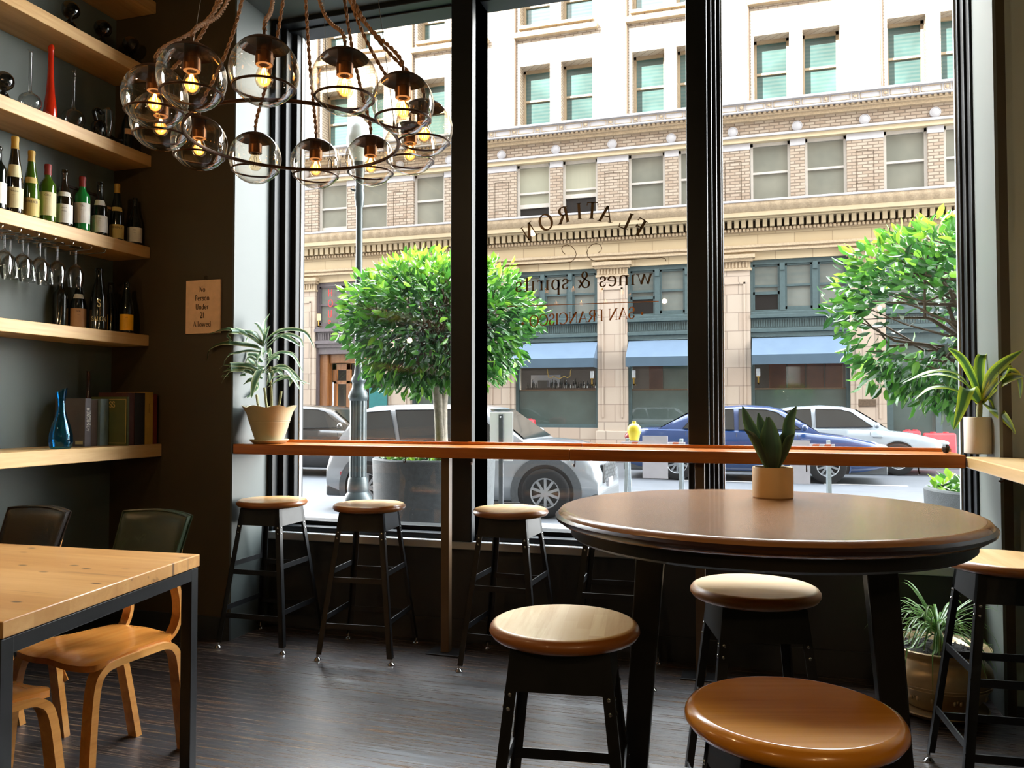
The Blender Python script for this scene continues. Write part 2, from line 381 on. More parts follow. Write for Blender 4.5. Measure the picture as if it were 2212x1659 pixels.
# outside
ALB = .72
M['outwall'] = paint('dark_brown_exterior_brick', '#4a4038', .8, .2, 6)
M['planter'] = paint('grey_concrete_planter', '#41474a', .7, .18, 30, bump=.3, bscale=160)
M['walk'] = paint('pale_concrete_pavement', '#8e8e91', .7, .08, 4, bump=.1)
M['road'] = paint('grey_asphalt', '#6c7076', .55, .08, 3, bump=.15, bscale=200)
M['kerb'] = paint('granite_kerb', '#b9b9b6', .7, .1, 20)
M['line'] = paint('white_road_paint', '#e6e6e6', .6, .06, 12)
M['lamp_iron'] = paint('grey_green_cast_iron', '#3f4b4e', .4, .15, 20, metal=.2, bump=.1)
M['lamp_glass'] = paint('frosted_lamp_globe', '#d8e2de', .35, .04, 6)
def terracotta(name, c, c2, w=.95, h=.45, mortar='#9a8a72', ms=.012):
    n = NT(name); t = n.n('ShaderNodeTexCoord'); s = n.n('ShaderNodeSeparateXYZ'); n.l(t, s, 3); cb = n.n('ShaderNodeCombineXYZ')
    n.t.links.new(n.math('ADD', s.outputs[0], s.outputs[1]), cb.inputs[0]); n.t.links.new(s.outputs[2], cb.inputs[1])
    b = n.n('ShaderNodeTexBrick'); n.l(cb, b); b.inputs['Scale'].default_value = 1; b.inputs['Brick Width'].default_value = w; b.inputs['Row Height'].default_value = h
    b.inputs['Mortar Size'].default_value = ms; b.inputs['Color1'].default_value = lin(c); b.inputs['Color2'].default_value = lin(c2); b.inputs['Mortar'].default_value = lin(mortar)
    b.inputs['Mortar Smooth'].default_value = .1; b.inputs['Bias'].default_value = -.2
    nz = n.noise(n.coord(), 2.5, 4); col = n.mix(n.math('MULTIPLY', nz, .3), b.outputs[0], '#b9a58c')
    return n.pbr(col, .6, 0, .4)
M['cream'] = terracotta('cream_terracotta_blocks', '#dcc7a2', '#d3bb93', .95, .36, '#b29c7a')
M['pier'] = terracotta('pink_cream_terracotta_blocks', '#d9c8b6', '#cfb9a6', .62, .5, '#a8988a')
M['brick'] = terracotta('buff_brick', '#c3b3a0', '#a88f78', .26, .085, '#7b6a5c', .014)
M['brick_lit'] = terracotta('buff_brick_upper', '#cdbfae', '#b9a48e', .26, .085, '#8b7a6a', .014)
M['trimstone'] = paint('grey_white_terracotta', '#c9c6c8', .6, .06, 8)
M['cornice'] = paint('carved_cream_terracotta', '#cdb696', .65, .14, 22, bump=.5, bscale=30)
M['creamplain'] = paint('plain_cream_terracotta', '#d8c4a0', .6, .05, 6)
M['gap'] = paint('dark_dentil_gap', '#5c4a36', .8, .1, 10)
M['teal'] = paint('teal_grey_painted_wood', '#55696b', .45, .1, 12, bump=.08)
M['mauve'] = paint('mauve_grey_painted_wood', '#6e6468', .45, .1, 12, bump=.08)
M['sash'] = paint('pale_window_sash_paint', '#d3cbc0', .5, .05, 10)
M['sash_tan'] = paint('tan_window_sash_paint', '#b7a283', .5, .08, 10)
def blind(name, c1, c2, rough=.12, lines=60, vs=1):
    n = NT(name); v = n.coord((0, 0, 1)); w = n.n('ShaderNodeTexWave', wave_type='BANDS', bands_direction='Z'); n.t.links.new(v, w.inputs['Vector']); w.inputs['Scale'].default_value = lines
    nz = n.noise(n.coord((.7, .7, .7)), 1.4, 3)
    col = n.mix(n.math('MULTIPLY', w.outputs[1], .18), n.ramp(nz, [(.35, c1), (.65, c2)]), '#8e8c80')
    return n.pbr(col, rough, 0, .6)
M['pane_blind'] = blind('pane_with_lowered_blind', '#7d7e72', '#959384')
M['pane_light'] = blind('pane_with_pale_blind', '#aaa994', '#b9b69f')
M['pane_sky'] = blind('pane_reflecting_sky', '#43605e', '#5d7d7a', .08, 3)
M['pane_dark'] = paint('dark_open_window', '#1c1a1a', .3, .3, 3)
M['pane_street'] = blind('pane_reflecting_street', '#66706c', '#8c918a', .06, 2)
M['shop_dark'] = paint('dim_shop_interior', '#241f1d', .6, .5, 2)
M['shop_wood'] = paint('red_brown_shop_panelling', '#4a2a1e', .4, .35, 3)
M['shop_lower'] = paint('reflection_toned_shop_glass', '#5d6b66', .12, .15, 1.5, spec=.6)  # street reflection in the glass painted as a grey-green tone
M['awning'] = paint('blue_grey_awning_canvas', '#7b93ad', .75, .05, 3)
M['awning_dark'] = paint('blue_grey_awning_valance', '#4f6678', .75, .05, 3)
M['neon'] = emit('red_neon', '#ff2a2a', 2.2)
M['sconce'] = paint('brass_sconce', '#b59548', .3, .15, 20, metal=.8); M['sconce_glow'] = emit('sconce_lamp', '#ffd890', 3)
M['doorwood'] = wood('orange_brown_door_wood', '#9a6436', '#ab7645', '#744522', 2, 20, .4)
M['tealsign'] = paint('teal_sign_board', '#1f7a7a', .5, .08, 10)
def carpaint(name, c, metal=.0): return paint(name, c, .22, .04, 3, metal=metal, coat=1, spec=.5)
M['car_white'] = carpaint('white_car_paint', '#a6acb1'); M['car_blue'] = carpaint('blue_car_paint', '#2c4b80'); M['car_silver'] = carpaint('silver_car_paint', '#bcc8cf'); M['car_dark'] = carpaint('dark_grey_car_paint', '#3b3835')
M['carglass'] = paint('car_window_glass', '#262c2c', .05, .3, 2, spec=.9)
M['tyre'] = paint('black_tyre_rubber', '#1d1d1e', .75, .15, 30); M['cladding'] = paint('grey_plastic_cladding', '#5b5f62', .6, .1, 30); M['rim'] = paint('grey_alloy', '#a4a7aa', .4, .1, 20, metal=.0); M['rim_light'] = paint('silver_alloy', '#b4b8ba', .3, .1, 20, metal=.7)
M['lamp_clear'] = paint('clear_headlamp', '#d5dde2', .08, .1, 20, spec=.8, coat=1); M['lamp_red'] = paint('red_lamp_lens', '#b3202a', .2, .1, 20, coat=1); M['lamp_amber'] = paint('amber_lamp_lens', '#c4622a', .3, .1, 20)
M['redplastic'] = paint('red_barrier_plastic', '#d84a52', .45, .08, 6); M['yellow'] = paint('yellow_plastic', '#e8cf2a', .45, .06, 9)
M['galv'] = paint('galvanised_steel', '#b7c3c8', .4, .1, 30, metal=.3); M['panelwhite'] = paint('hazy_white_board', '#d4d2d8', .6, .05, 10); M['orange'] = paint('orange_board', '#d8714a', .6, .1, 10)
M['plaque'] = paint('bronze_plaque', '#7d6a58', .4, .2, 30, metal=.5)
ALB = 1.0
M['signback'] = paint('bare_sign_metal', '#ffffff', .5, .02, 8)
# ---------------------------------------------------------------- a small serif alphabet drawn as strokes
def arc(cx, cy, rx, ry, a0, a1, n=14):
    return [(cx+rx*math.cos(math.radians(a0+(a1-a0)*i/n)), cy+ry*math.sin(math.radians(a0+(a1-a0)*i/n))) for i in range(n+1)]
# glyph: width, [(points, weight k=thick n=thin a=by direction)], [serif centres]
GL = {
 'A': (.80, [([(.06,0),(.39,1)],'n'), ([(.39,1),(.74,0)],'k'), ([(.18,.36),(.6,.36)],'n')], [(.06,0),(.74,0)]),
 'B': (.66, [([(.14,0),(.14,1)],'k'), ([(.14,1)]+arc(.3,.76,.22,.24,90,-90)+[(.14,.52)],'a'), ([(.14,.52)]+arc(.32,.26,.26,.26,90,-90)+[(.14,0)],'a')], [(.1,0),(.1,1)]),
 'C': (.80, [(arc(.46,.5,.39,.5,40,320,20),'a'), ([(.76,.82),(.76,.62)],'n')], []),
 'D': (.82, [([(.14,0),(.14,1)],'k'), ([(.14,1),(.3,1)]+arc(.34,.5,.4,.5,85,-85,18)+[(.14,0)],'a')], [(.1,0),(.1,1)]),
 'E': (.62, [([(.14,0),(.14,1)],'k'), ([(.14,1),(.54,1),(.56,.84)],'n'), ([(.14,.52),(.46,.52)],'n'), ([(.14,0),(.56,0),(.6,.2)],'n'), ([(.46,.6),(.46,.44)],'n')], [(.1,0),(.1,1)]),
 'F': (.60, [([(.14,0),(.14,1)],'k'), ([(.14,1),(.54,1),(.56,.82)],'n'), ([(.14,.52),(.46,.52)],'n'), ([(.46,.62),(.46,.42)],'n')], [(.14,0),(.1,1)]),
 'G': (.84, [(arc(.46,.5,.39,.5,40,350,22),'a'), ([(.72,.42),(.72,.08)],'k')], [(.72,.42)]),
 'H': (.86, [([(.14,0),(.14,1)],'k'), ([(.70,0),(.70,1)],'k'), ([(.14,.52),(.70,.52)],'n')], [(.14,0),(.14,1),(.70,0),(.70,1)]),
 'I': (.30, [([(.15,0),(.15,1)],'k')], [(.15,0),(.15,1)]),
 'L': (.62, [([(.14,0),(.14,1)],'k'), ([(.14,0),(.54,0),(.58,.24)],'n')], [(.1,0),(.14,1)]),
 'M': (.98, [([(.14,0),(.16,1)],'n'), ([(.16,1),(.48,.08)],'k'), ([(.48,.08),(.8,1)],'n'), ([(.8,1),(.84,0)],'k')], [(.14,0),(.12,1),(.84,0),(.84,1)]),
 'N': (.86, [([(.14,0),(.14,1)],'n'), ([(.14,1),(.72,0)],'k'), ([(.72,0),(.72,1)],'n')], [(.14,0),(.10,1),(.72,1)]),
 'O': (.92, [(arc(.46,.5,.38,.5,0,360,28),'a')], []),
 'P': (.62, [([(.14,0),(.14,1)],'k'), ([(.14,1)]+arc(.3,.74,.24,.26,90,-90)+[(.14,.48)],'a')], [(.14,0),(.1,1)]),
 'R': (.72, [([(.14,0),(.14,1)],'k'), ([(.14,1)]+arc(.3,.75,.24,.25,90,-90)+[(.14,.5)],'a'), ([(.32,.5),(.66,0)],'k')], [(.14,0),(.1,1),(.68,0)]),
 'S': (.58, [([(.48,.80)]+arc(.29,.76,.19,.24,30,230,12)+[(.29,.52)]+arc(.29,.26,.21,.26,60,-150,14)+[(.08,.22)],'a'), ([(.48,.92),(.48,.72)],'n'), ([(.08,.28),(.08,.06)],'n')], []),
 'T': (.76, [([(.38,0),(.38,1)],'k'), ([(.04,.82),(.06,1),(.70,1),(.72,.82)],'n')], [(.38,0)]),
 'U': (.80, [([(.14,1),(.14,.3)]+arc(.39,.28,.25,.28,180,360,12)+[(.64,1)],'a')], [(.14,1),(.64,1)]),
 'V': (.80, [([(.06,1),(.40,0)],'k'), ([(.40,0),(.72,1)],'n')], [(.06,1),(.72,1)]),
 'W': (1.1, [([(.06,1),(.32,0)],'k'), ([(.32,0),(.54,1)],'n'), ([(.54,1),(.80,0)],'k'), ([(.80,0),(1.02,1)],'n')], [(.06,1),(1.02,1)]),
 'a': (.56, [(arc(.26,.2,.2,.2,60,300,14),'a'), ([(.12,.54)]+arc(.28,.44,.16,.18,120,0,8)+[(.44,.06),(.52,0)],'a')], []),
 'd': (.62, [(arc(.28,.31,.22,.31,0,360,20),'a'), ([(.48,0),(.48,1)],'k')], [(.44,1),(.52,0)]),
 'e': (.56, [(arc(.3,.31,.23,.31,10,320,20),'a'), ([(.07,.36),(.52,.36)],'n')], []),
 'i': (.30, [([(.15,0),(.15,.62)],'k')], [(.15,0),(.11,.62)]),
 'l': (.30, [([(.15,0),(.15,1)],'k')], [(.15,0),(.11,1)]),
 'n': (.66, [([(.14,0),(.14,.62)],'k'), ([(.14,.44)]+arc(.33,.42,.19,.2,150,0,10)+[(.52,0)],'a')], [(.14,0),(.1,.62),(.52,0)]),
 'o': (.62, [(arc(.3,.31,.24,.31,0,360,20),'a')], []),
 'p': (.62, [([(.13,-.32),(.13,.62)],'k'), (arc(.32,.31,.22,.31,180,-180,20),'a')], [(.13,-.32),(.09,.62)]),
 'r': (.46, [([(.14,0),(.14,.62)],'k'), ([(.14,.42)]+arc(.3,.44,.16,.18,150,40,8),'a')], [(.14,0),(.1,.62)]),
 's': (.44, [([(.37,.5)]+arc(.22,.47,.15,.15,30,230,10)+[(.22,.32)]+arc(.22,.16,.16,.16,60,-150,12),'a'), ([(.37,.57),(.37,.44)],'n'), ([(.06,.18),(.06,.04)],'n')], []),
 't': (.40, [([(.16,.84),(.16,.12)]+arc(.27,.12,.11,.12,180,310,8),'a'), ([(.03,.62),(.35,.62)],'n')], []),
 'w': (.92, [([(.05,.62),(.25,0)],'k'), ([(.25,0),(.44,.62)],'n'), ([(.44,.62),(.64,0)],'k'), ([(.64,0),(.84,.62)],'n')], [(.06,.62),(.84,.62)]),
 'm': (.96, [([(.14,0),(.14,.62)],'k'), ([(.14,.44)]+arc(.3,.42,.16,.2,150,0,8)+[(.46,0)],'a'), ([(.46,.44)]+arc(.62,.42,.18,.2,150,0,8)+[(.82,0)],'a')], [(.14,0),(.46,0),(.82,0)]),
 '~': (.8, [([(.05+.7*i/14, .3+.18*math.sin(i*1.7)+.08*math.sin(i*.9)) for i in range(15)],'n')], []),
 'Y': (.76, [([(.04,1),(.38,.48)],'k'), ([(.72,1),(.38,.48)],'n'), ([(.38,.48),(.38,0)],'k')], [(.06,1),(.70,1),(.38,0)]),
 '&': (.86, [([(.76,0),(.28,.66)]+arc(.38,.78,.15,.21,215,-70,14)+[(.2,.42)]+arc(.32,.24,.22,.24,140,330,14)+[(.68,.44)],'a')], [(.7,.46)]),
 '1': (.44, [([(.1,.82),(.24,1)],'n'), ([(.24,1),(.24,0)],'k')], [(.24,0)]),
 '2': (.58, [(arc(.29,.72,.22,.28,170,-40,14)+[(.08,.02)],'a'), ([(.08,.03),(.54,.03),(.55,.18)],'k')], []),
 '.': (.24, [([(.12,0),(.12,.1)],'k')], []), "'": (.2, [([(.1,.8),(.1,1)],'n')], []), ' ': (.36, [], []),
 '*': (.34, [(arc(.17,.36,.05,.06,0,360,8),'k')], []),
}
def text_width(s, sp=.06): return sum(GL[c][0]+sp for c in s)-sp
def stroke(mb, P, pts, wfn):
    n = len(pts); vs = []
    for i, (x, y) in enumerate(pts):
        a, b = pts[max(i-1, 0)], pts[min(i+1, n-1)]; dx, dy = b[0]-a[0], b[1]-a[1]; L = math.hypot(dx, dy) or 1; dx /= L; dy /= L
        w = wfn(dx, dy)/2; vs += [P(x-dy*w, y+dx*w), P(x+dy*w, y-dx*w)]
    mb.add(vs, [(2*i, 2*i+1, 2*i+3, 2*i+2) for i in range(n-1)])
def glyph(mb, c, o, ux, uy, thick=.13, thin=.045, serif=.22):
    """o = origin on the baseline, ux/uy = vectors one cap height long"""
    P = lambda x, y: o+ux*x+uy*y
    for pts, k in GL[c][1]:
        f = (lambda dx, dy: thick) if k == 'k' else (lambda dx, dy: thin) if k == 'n' else (lambda dx, dy: thin+(thick-thin)*abs(dy)**1.5)
        stroke(mb, P, pts, f)
    if serif:
        for x, y in GL[c][2]:
            e = .018 if y < .5 and y > -.1 else -.018
            stroke(mb, P, [(x-serif/2, y+e), (x+serif/2, y+e)], lambda dx, dy: .04)
def write(mb, s, o, ux, uy, align='c', sp=.08, **k):
    x = {'c': -text_width(s, sp)/2, 'l': 0, 'r': -text_width(s, sp)}[align]
    for c in s:
        glyph(mb, c, o+ux*x, ux, uy, **k); x += GL[c][0]+sp
    return mb
# ================================================================ the room
YF, YW, XR, XRW = 3.782, 4.30, -2.79, .915      # front wall face, glass plane, left reveal, right reveal
XWL, SOF = -3.62, 3.57
struct('floor', MB().box(XWL-.1, 1.6, -3.2, 4.3, -.08, 0), M['floor'])
struct('wall_left', MB().box(XWL-.12, XWL, -3.2, 4.34, 0, 4.3), M['wall'])
# return wall with the notice: dark face to the room, lit reveal to the window
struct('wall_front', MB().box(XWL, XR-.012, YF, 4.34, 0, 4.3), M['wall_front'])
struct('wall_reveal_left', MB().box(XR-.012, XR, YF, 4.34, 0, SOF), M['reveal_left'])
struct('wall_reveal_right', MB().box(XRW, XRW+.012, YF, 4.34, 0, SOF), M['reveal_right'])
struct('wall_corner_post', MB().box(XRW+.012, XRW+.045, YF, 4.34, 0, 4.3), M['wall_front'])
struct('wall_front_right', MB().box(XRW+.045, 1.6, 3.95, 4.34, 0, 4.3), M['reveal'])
struct('wall_header', MB().box(XR-.012, 1.6, YF, 4.34, SOF, 4.3), M['ceiling'])
struct('wall_right', MB().box(1.3, 1.42, -3.2, 3.95, 0, 4.3), M['wall'])
struct('wall_back', MB().box(XWL, 1.42, -3.3, -3.18, 0, 4.3), M['wall'])
struct('ceiling', MB().box(XWL-.1, 1.6, -3.3, 4.34, 4.3, 4.4), M['ceiling'])
struct('wall_under_window', MB().box(XR, XRW, 4.14, 4.34, -.02, .5), M['apron'])
struct('trim_sill', MB().box(XR, XRW, 4.10, 4.34, .5, .545), M['sill'], bev=.006)
struct('baseboard_window', MB().box(XR, XRW, 4.125, 4.14, 0, .12), M['apron'])
struct('baseboard_left', MB().box(XWL, XWL+.015, -3.1, YF, 0, .12), M['apron'])
struct('baseboard_front', MB().box(XWL+.015, XR, YF-.014, YF, 0, .12), M['apron'])

# window frames: left jamb in steps, two deep mullions, right jamb, head and bottom rail
xm = [(atY(976, 600, 4.1).x, atY(1022, 600, 4.1).x, atY(1040, 600, YW).x), (atY(1485, 600, 4.1).x, atY(1530, 600, 4.1).x, atY(1560, 600, YW).x)]
gl0, gr0 = atY(650, 600, YW).x, atY(2071, 600, YW).x
zb, zt = .60, 3.53
def zrail(mb, a, b):
    for (x0, x1, y0, y1, z0, z1) in ((a, b, 4.12, 4.34, SOF-.03, SOF), (a, b, 4.2, 4.34, zt, SOF-.03), (a, b, 4.14, 4.34, .545, .575), (a, b, 4.22, 4.34, .575, zb)):
        mb.box(x0, x1, y0, y1, z0, z1)
panes = [(gl0, xm[0][0]+.01), (xm[0][2], xm[1][0]-.0), (xm[1][2], gr0)]
edges = [(XR, xm[0][0]), (xm[0][1], xm[1][0]), (xm[1][1], XRW)]
wins = []
for i, ((a, b), (ea, eb)) in enumerate(zip(panes, edges)):
    mb = MB(); zrail(mb, ea, eb)
    # left side of this light, stepping in towards the glass
    for q in range(3):
        t = (q+1)/3; mb.box(ea, ea+(a-ea)*t, 4.11+.065*q+(.02 if i else 0), 4.34, .545, SOF)
    if i == 2:
        for q in range(3): t = (q+1)/3; mb.box(eb-(eb-b)*t, eb, 4.13+.06*q, 4.34, .545, SOF)
    fr = struct('window_%d' % (i+1), mb, M['frame'], bev=.004, smooth=30); wins.append(fr)
    bd = MB()
    bd.box(a, a+.007, YW-.012, YW+.012, zb, zt); bd.box(b-.007, b, YW-.012, YW+.012, zb, zt); bd.build('glazing_bead', M['sill'], fr)
    g = MB(); g.add([(a, YW, zb), (b, YW, zb), (b, YW, zt), (a, YW, zt)], [(0,1,2,3)])
    g.build('pane', M['pane'], fr, smooth=0)
for i, (a, b, c) in enumerate(xm):
    struct('trim_%d' % (i+1), MB().box(a, b, 4.08, 4.335, .545, SOF), M['frame'], bev=.006)

# lettering on the middle pane (read from the street, so mirrored from inside)
w2 = wins[1]; Yl = YW-.003; UX, UZ = V(-1,0,0), V(0,0,1)
def L(x, y): return atY(x, y, Yl)
cpt = L(1258, 665); mbT = MB(); R0 = (L(1262, 442).z+L(1262, 472).z)/2-cpt.z
cap = .088
ang = {'F': (1380, 490), 'L': (1352, 476), 'A': (1310, 462), 'T': (1279, 455), 'I': (1251, 456), 'R': (1216, 465), 'O': (1179, 480), 'N': (1143, 500)}
rot = {'F': -32, 'L': -25, 'A': -12, 'T': -4, 'I': 3, 'R': 12, 'O': 20, 'N': 32}
for ch, (px, py) in ang.items():
    c = L(px, py); t = math.radians(rot[ch])
    ux = V(-math.cos(t), 0, -math.sin(t)); uz = V(-math.sin(t), 0, math.cos(t))
    glyph(mbT, ch, c-ux*cap*GL[ch][0]/2-uz*cap/2, ux*cap, uz*cap, thick=.17, thin=.075, serif=.3)
def curl(pts, w): stroke(mbT, lambda x, y: L(x, y), pts, lambda dx, dy: w)
k = 4.608
def zp(a): return [(1020+x/k, 340+y/k) for x, y in a]
curl(zp([(925,965),(900,940),(890,910),(905,880),(945,870),(990,885),(1025,925),(1036,965),(1020,1010),(985,1040),(940,1050),(800,1056),(620,1066),(450,1074),(345,1080),(312,1090),(302,1112)]), 1.5)
curl(zp([(1256,948),(1282,930),(1290,900),(1272,868),(1235,855),(1195,865),(1158,900),(1142,945),(1152,990),(1190,1022),(1235,1036),(1400,1026),(1600,1016),(1800,1004),(1885,998),(1918,1006),(1932,1034)]), 1.5)
mbT.build('lettering', M['letter'], w2, smooth=0)
lt = MB(); n2 = 'wines & spirits'; o = L((1112+1402)/2, 622); h = .088; wtot = (L(1402, 608)-L(1108, 612)).length
sp = (wtot/h-text_width(n2, 0))/(len(n2)-1); tilt = V(-1, 0, -(L(1402,608).z-L(1108,626).z)/wtot)
write(lt, n2, o, tilt*h, UZ*h, sp=sp, thick=.13, thin=.05); lt.build('lettering', M['letter'], w2, smooth=0)
lg = MB(); stroke(lg, lambda x, y: L(x, y), [(1095, 662), (1423, 651)], lambda dx, dy: 1.6)
n3 = '* SAN FRANCISCO *'; h = .062; wtot = (L(1388, 690)-L(1122, 694)).length; sp = (wtot/h-text_width(n3, 0))/(len(n3)-1)
write(lg, n3, L((1388+1122)/2, 697), V(-h, 0, -.003), UZ*h, sp=sp, thick=.14, thin=.05); lg.build('lettering', M['letter_gold'], w2, smooth=0)

# ---------------------------------------------------------------- window bar
BZ = 1.065
def counter(name, label, x0, x1):
    t = thing(name, label, 'counter', ((x0+x1)/2, YF+.15, BZ-.05)); o = t.location
    MB().box(x0, x1, YF, 4.085, BZ-.055, BZ).build('countertop', M['bar'], t, o, bev=.004)
    MB().box(x0, x1, 4.06, 4.085, BZ, BZ+.016).build('back_lip', M['bar'], t, o, bev=.002)
    return t, o
xs = atY(1230, 965, YF).x
cl, ol = counter('window_counter', 'long reddish wood counter across the left half of the window, under the ruffled pot', XR+.003, xs-.001)
cr, orr = counter('window_counter', 'reddish wood counter across the right half of the window, behind the round table', xs+.001, .79)
def post(t, o, px, ybase):
    p = atZ(px, ybase, 0); pt = MB().box(p.x-.022, p.x+.022, 3.90, 3.944, .008, BZ-.055).build('support_post', M['post'], t, o, bev=.002)
    MB().box(p.x-.09, p.x+.09, 3.86, 3.985, 0, .008).build('base_plate', M['steel'], pt, o, bev=.002)
post(cl, ol, 964, 1410); post(cr, orr, 1517, 1455)
def hook(t, o, px, py):
    p = atY(px, py, YF+.03); z = BZ-.055
    MB().tube([(p.x, p.y, z), (p.x, p.y, z-.018), (p.x, p.y-.008, z-.03), (p.x, p.y-.018, z-.028), (p.x, p.y-.022, z-.018)], .003, 6).build('coat_hook', M['bronze'], t, o)
    
for px in (876, 1020): hook(cl, ol, px, 990)
for px in (1242, 1742, 1984): hook(cr, orr, px, 1000)
t = thing('wall_counter', 'pale oak counter along the right wall, its end meeting the window counter', 'counter', (1.04, 2.4, 1.01))
MB().box(.793, 1.3, 1.0, 3.80, 1.012, 1.058).build('countertop', M['counter'], t, t.location, bev=.004)
MB().tube([(.86, 3.5, 1.012), (.86, 3.5, .99), (.85, 3.5, .98), (.84, 3.5, .985)], .004, 6).build('coat_hook', M['bronze'], t, t.location)

# ---------------------------------------------------------------- wall shelves
def shelf(label, zt_, th, xf, y0=-.6):
    t = MB().box(XWL, xf, y0, YF-.002, zt_-th, zt_); o = (XWL, 1.5, zt_)
    r = t.build('wall_shelf', M['oak'], None, o, bev=.003); r.location = o; return tag(r, label, 'shelf', 'oak shelves on the left wall')
SE, SD, SC_, SB, SA = 1.06, 1.677, 2.182, 2.709, 3.21
shelf('deep oak shelf lowest on the left wall, holding books and a blue carafe', SE, .071, -3.257)
shelf('oak shelf holding the dark bottles with tan and yellow labels, below the hanging glasses', SD, .063, -3.355)
shelf('oak shelf with a row of wine bottles on it and glasses hanging under it', SC_, .067, -3.355)
shelf('oak shelf holding the red vase and round glass flasks', SB, .066, -3.355)
shelf('oak shelf high on the wall holding three dark glass goblets', SA, .066, -3.355)
shelf('topmost shelf, only its dark end showing above the three goblets', 3.60, .066, -3.335)

# ---------------------------------------------------------------- notice
a, b = atY(402, 607, YF-.012), atY(475, 719, YF-.012)
t = thing('notice_sign', 'tan card notice about under 21s hanging on the dark wall', 'sign', ((a.x+b.x)/2, YF-.005, b.z)); o = t.location
MB().box(a.x, b.x, YF-.012, YF-.001, b.z, a.z).build('panel', M['sign'], t, o, bev=.001)
tx = MB(); hh = .030; zz = a.z-.062
for line in ('No', 'Person', 'Under', '21', 'Allowed'):
    write(tx, line, V((a.x+b.x)/2-.004, YF-.0135, zz-.004), V(hh*.82, 0, 0), V(0, 0, hh), sp=.1, thick=.18, thin=.1, serif=.24); zz -= .0485
tx.build('lettering', M['sign_ink'], t, o, smooth=0)
hk = atY(443, 600, YF-.01)
MB().box(hk.x-.009, hk.x+.009, YF-.01, YF, hk.z-.02, hk.z+.012).build('hook', M['clear'], t, o, bev=.003)
# ================================================================ bar stools
SH = .765
def make_stool():
    t = thing('bar_stool', 'x', 'stool', (0,0,0), 0, 'steel bar stools with round wooden seats')
    R = .188
    prof = [(0, SH-.036), (R-.022, SH-.036), (R-.008, SH-.031), (R, SH-.02), (R-.001, SH-.012), (R-.007, SH-.004), (R-.015, SH-.0004), (R-.017, SH), (R-.019, SH), (R-.03, SH), (R-.05, SH), (R*.4, SH), (0, SH)]
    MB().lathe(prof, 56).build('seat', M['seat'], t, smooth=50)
    a0, a1 = .118, .2; z0, z1 = .03, SH-.038
    def c(sx, sy, z): q = a0+(a1-a0)*(z1-z)/(z1-z0); return V(sx*q, sy*q, z)
    for sx in (-1, 1):
        for sy in (-1, 1):
            p, q = c(sx, sy, z0), c(sx, sy, z1); mb = MB(); w, th = .027, .004
            for dx, dy in ((-sx, 0), (0, -sy)):           # the two flanges of an angle iron
                n = V(0, -sy, 0) if dx else V(-sx, 0, 0); d = V(dx, dy, 0)*w
                mb.add([p, p+d, q+d, q, p+n*th, p+d+n*th, q+d+n*th, q+n*th], [(0,1,2,3), (7,6,5,4), (0,4,5,1), (1,5,6,2), (2,6,7,3), (3,7,4,0)])
            lg = mb.build('leg', M['steel'], t, smooth=0)
            b = MB()
            for z in (SH-.135, SH-.165):
                e = c(sx, sy, z); b.sphere(e+V(-sx*.013, sy*.001, 0), .005, 8, 6, (1, .5, 1)); b.sphere(e+V(sx*.001, -sy*.013, 0), .005, 8, 6, (.5, 1, 1))
            b.build('bolt', M['chrome'], lg)
            f = c(sx, sy, z0)+V(-sx*.006, -sy*.006, 0)
            MB().lathe([(0, 0), (.017, 0), (.018, .004), (.012, .011), (.006, .015), (.005, .036), (0, .036)], 14, (f.x, f.y, 0)).build('glide', M['chrome'], lg)
    for k in range(4):
        r = Matrix.Rotation(k*PI/2, 3, 'Z'); mb = MB()
        p = [r @ v for v in (c(-1, -1, z1), c(1, -1, z1), c(1, -1, z1-.09), c(-1, -1, z1-.09))]; n = r @ V(0, .003, 0)
        mb.add(p+[v+n for v in p], [(0,1,2,3), (7,6,5,4), (0,4,5,1), (1,5,6,2), (2,6,7,3), (3,7,4,0)]); mb.build('apron', M['steel'], t, smooth=0)
        for z in ((.17, .395) if k % 2 == 0 else (.20, .43)):
            a, b = r @ c(-1, -1, z), r @ c(1, -1, z); n = r @ V(0, 1, 0)
            MB().bar(a+n*.004, b+n*.004, .005, .026).build('stretcher', M['steel'], t, smooth=0)
    MB().box(-.11, .11, -.11, .11, z1-.004, z1+.004).build('seat_plate', M['steel'], t)
    return t
st0 = make_stool(); used = [False]
def put_stool(px, py, rz, label, seatmat=None, sc=None, at=None):
    p = at or atZ(px, py, SH)
    if not used[0]:
        o = st0; o.location = (p.x, p.y, 0); o.rotation_euler.z = rz; o['label'] = label; used[0] = True
    else: o = dup(st0, (p.x, p.y, 0), rz, label, sc=sc)
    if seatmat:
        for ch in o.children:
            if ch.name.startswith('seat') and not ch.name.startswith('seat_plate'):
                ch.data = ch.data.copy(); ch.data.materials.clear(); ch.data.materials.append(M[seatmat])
    return o
put_stool(588, 1078, .02, 'bar stool under the window counter standing against the light reveal wall')
put_stool(798, 1087, .1, 'bar stool under the window counter in front of the street lamp and big planter')
put_stool(1100, 1099, -.03, 'bar stool under the window counter just right of the brown support post', at=V(-1.215, 3.85, 0))
put_stool(0, 0, .06, 'bar stool at the window counter mostly hidden behind the round table', at=V(-.70, 3.86, 0))
put_stool(1219, 1341, .14, 'bar stool with pale striped stave seat standing left of the round table', 'seat_lit', sc=.93)
put_stool(1630, 1264, .25, 'bar stool with pale straight-grained seat tucked under the round table', 'seat_lit_straight', sc=.94)
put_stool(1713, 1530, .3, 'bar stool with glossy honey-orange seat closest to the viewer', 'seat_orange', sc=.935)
put_stool(2172, 1205, .08, 'bar stool with light seat standing beside the floor plant and right counter')

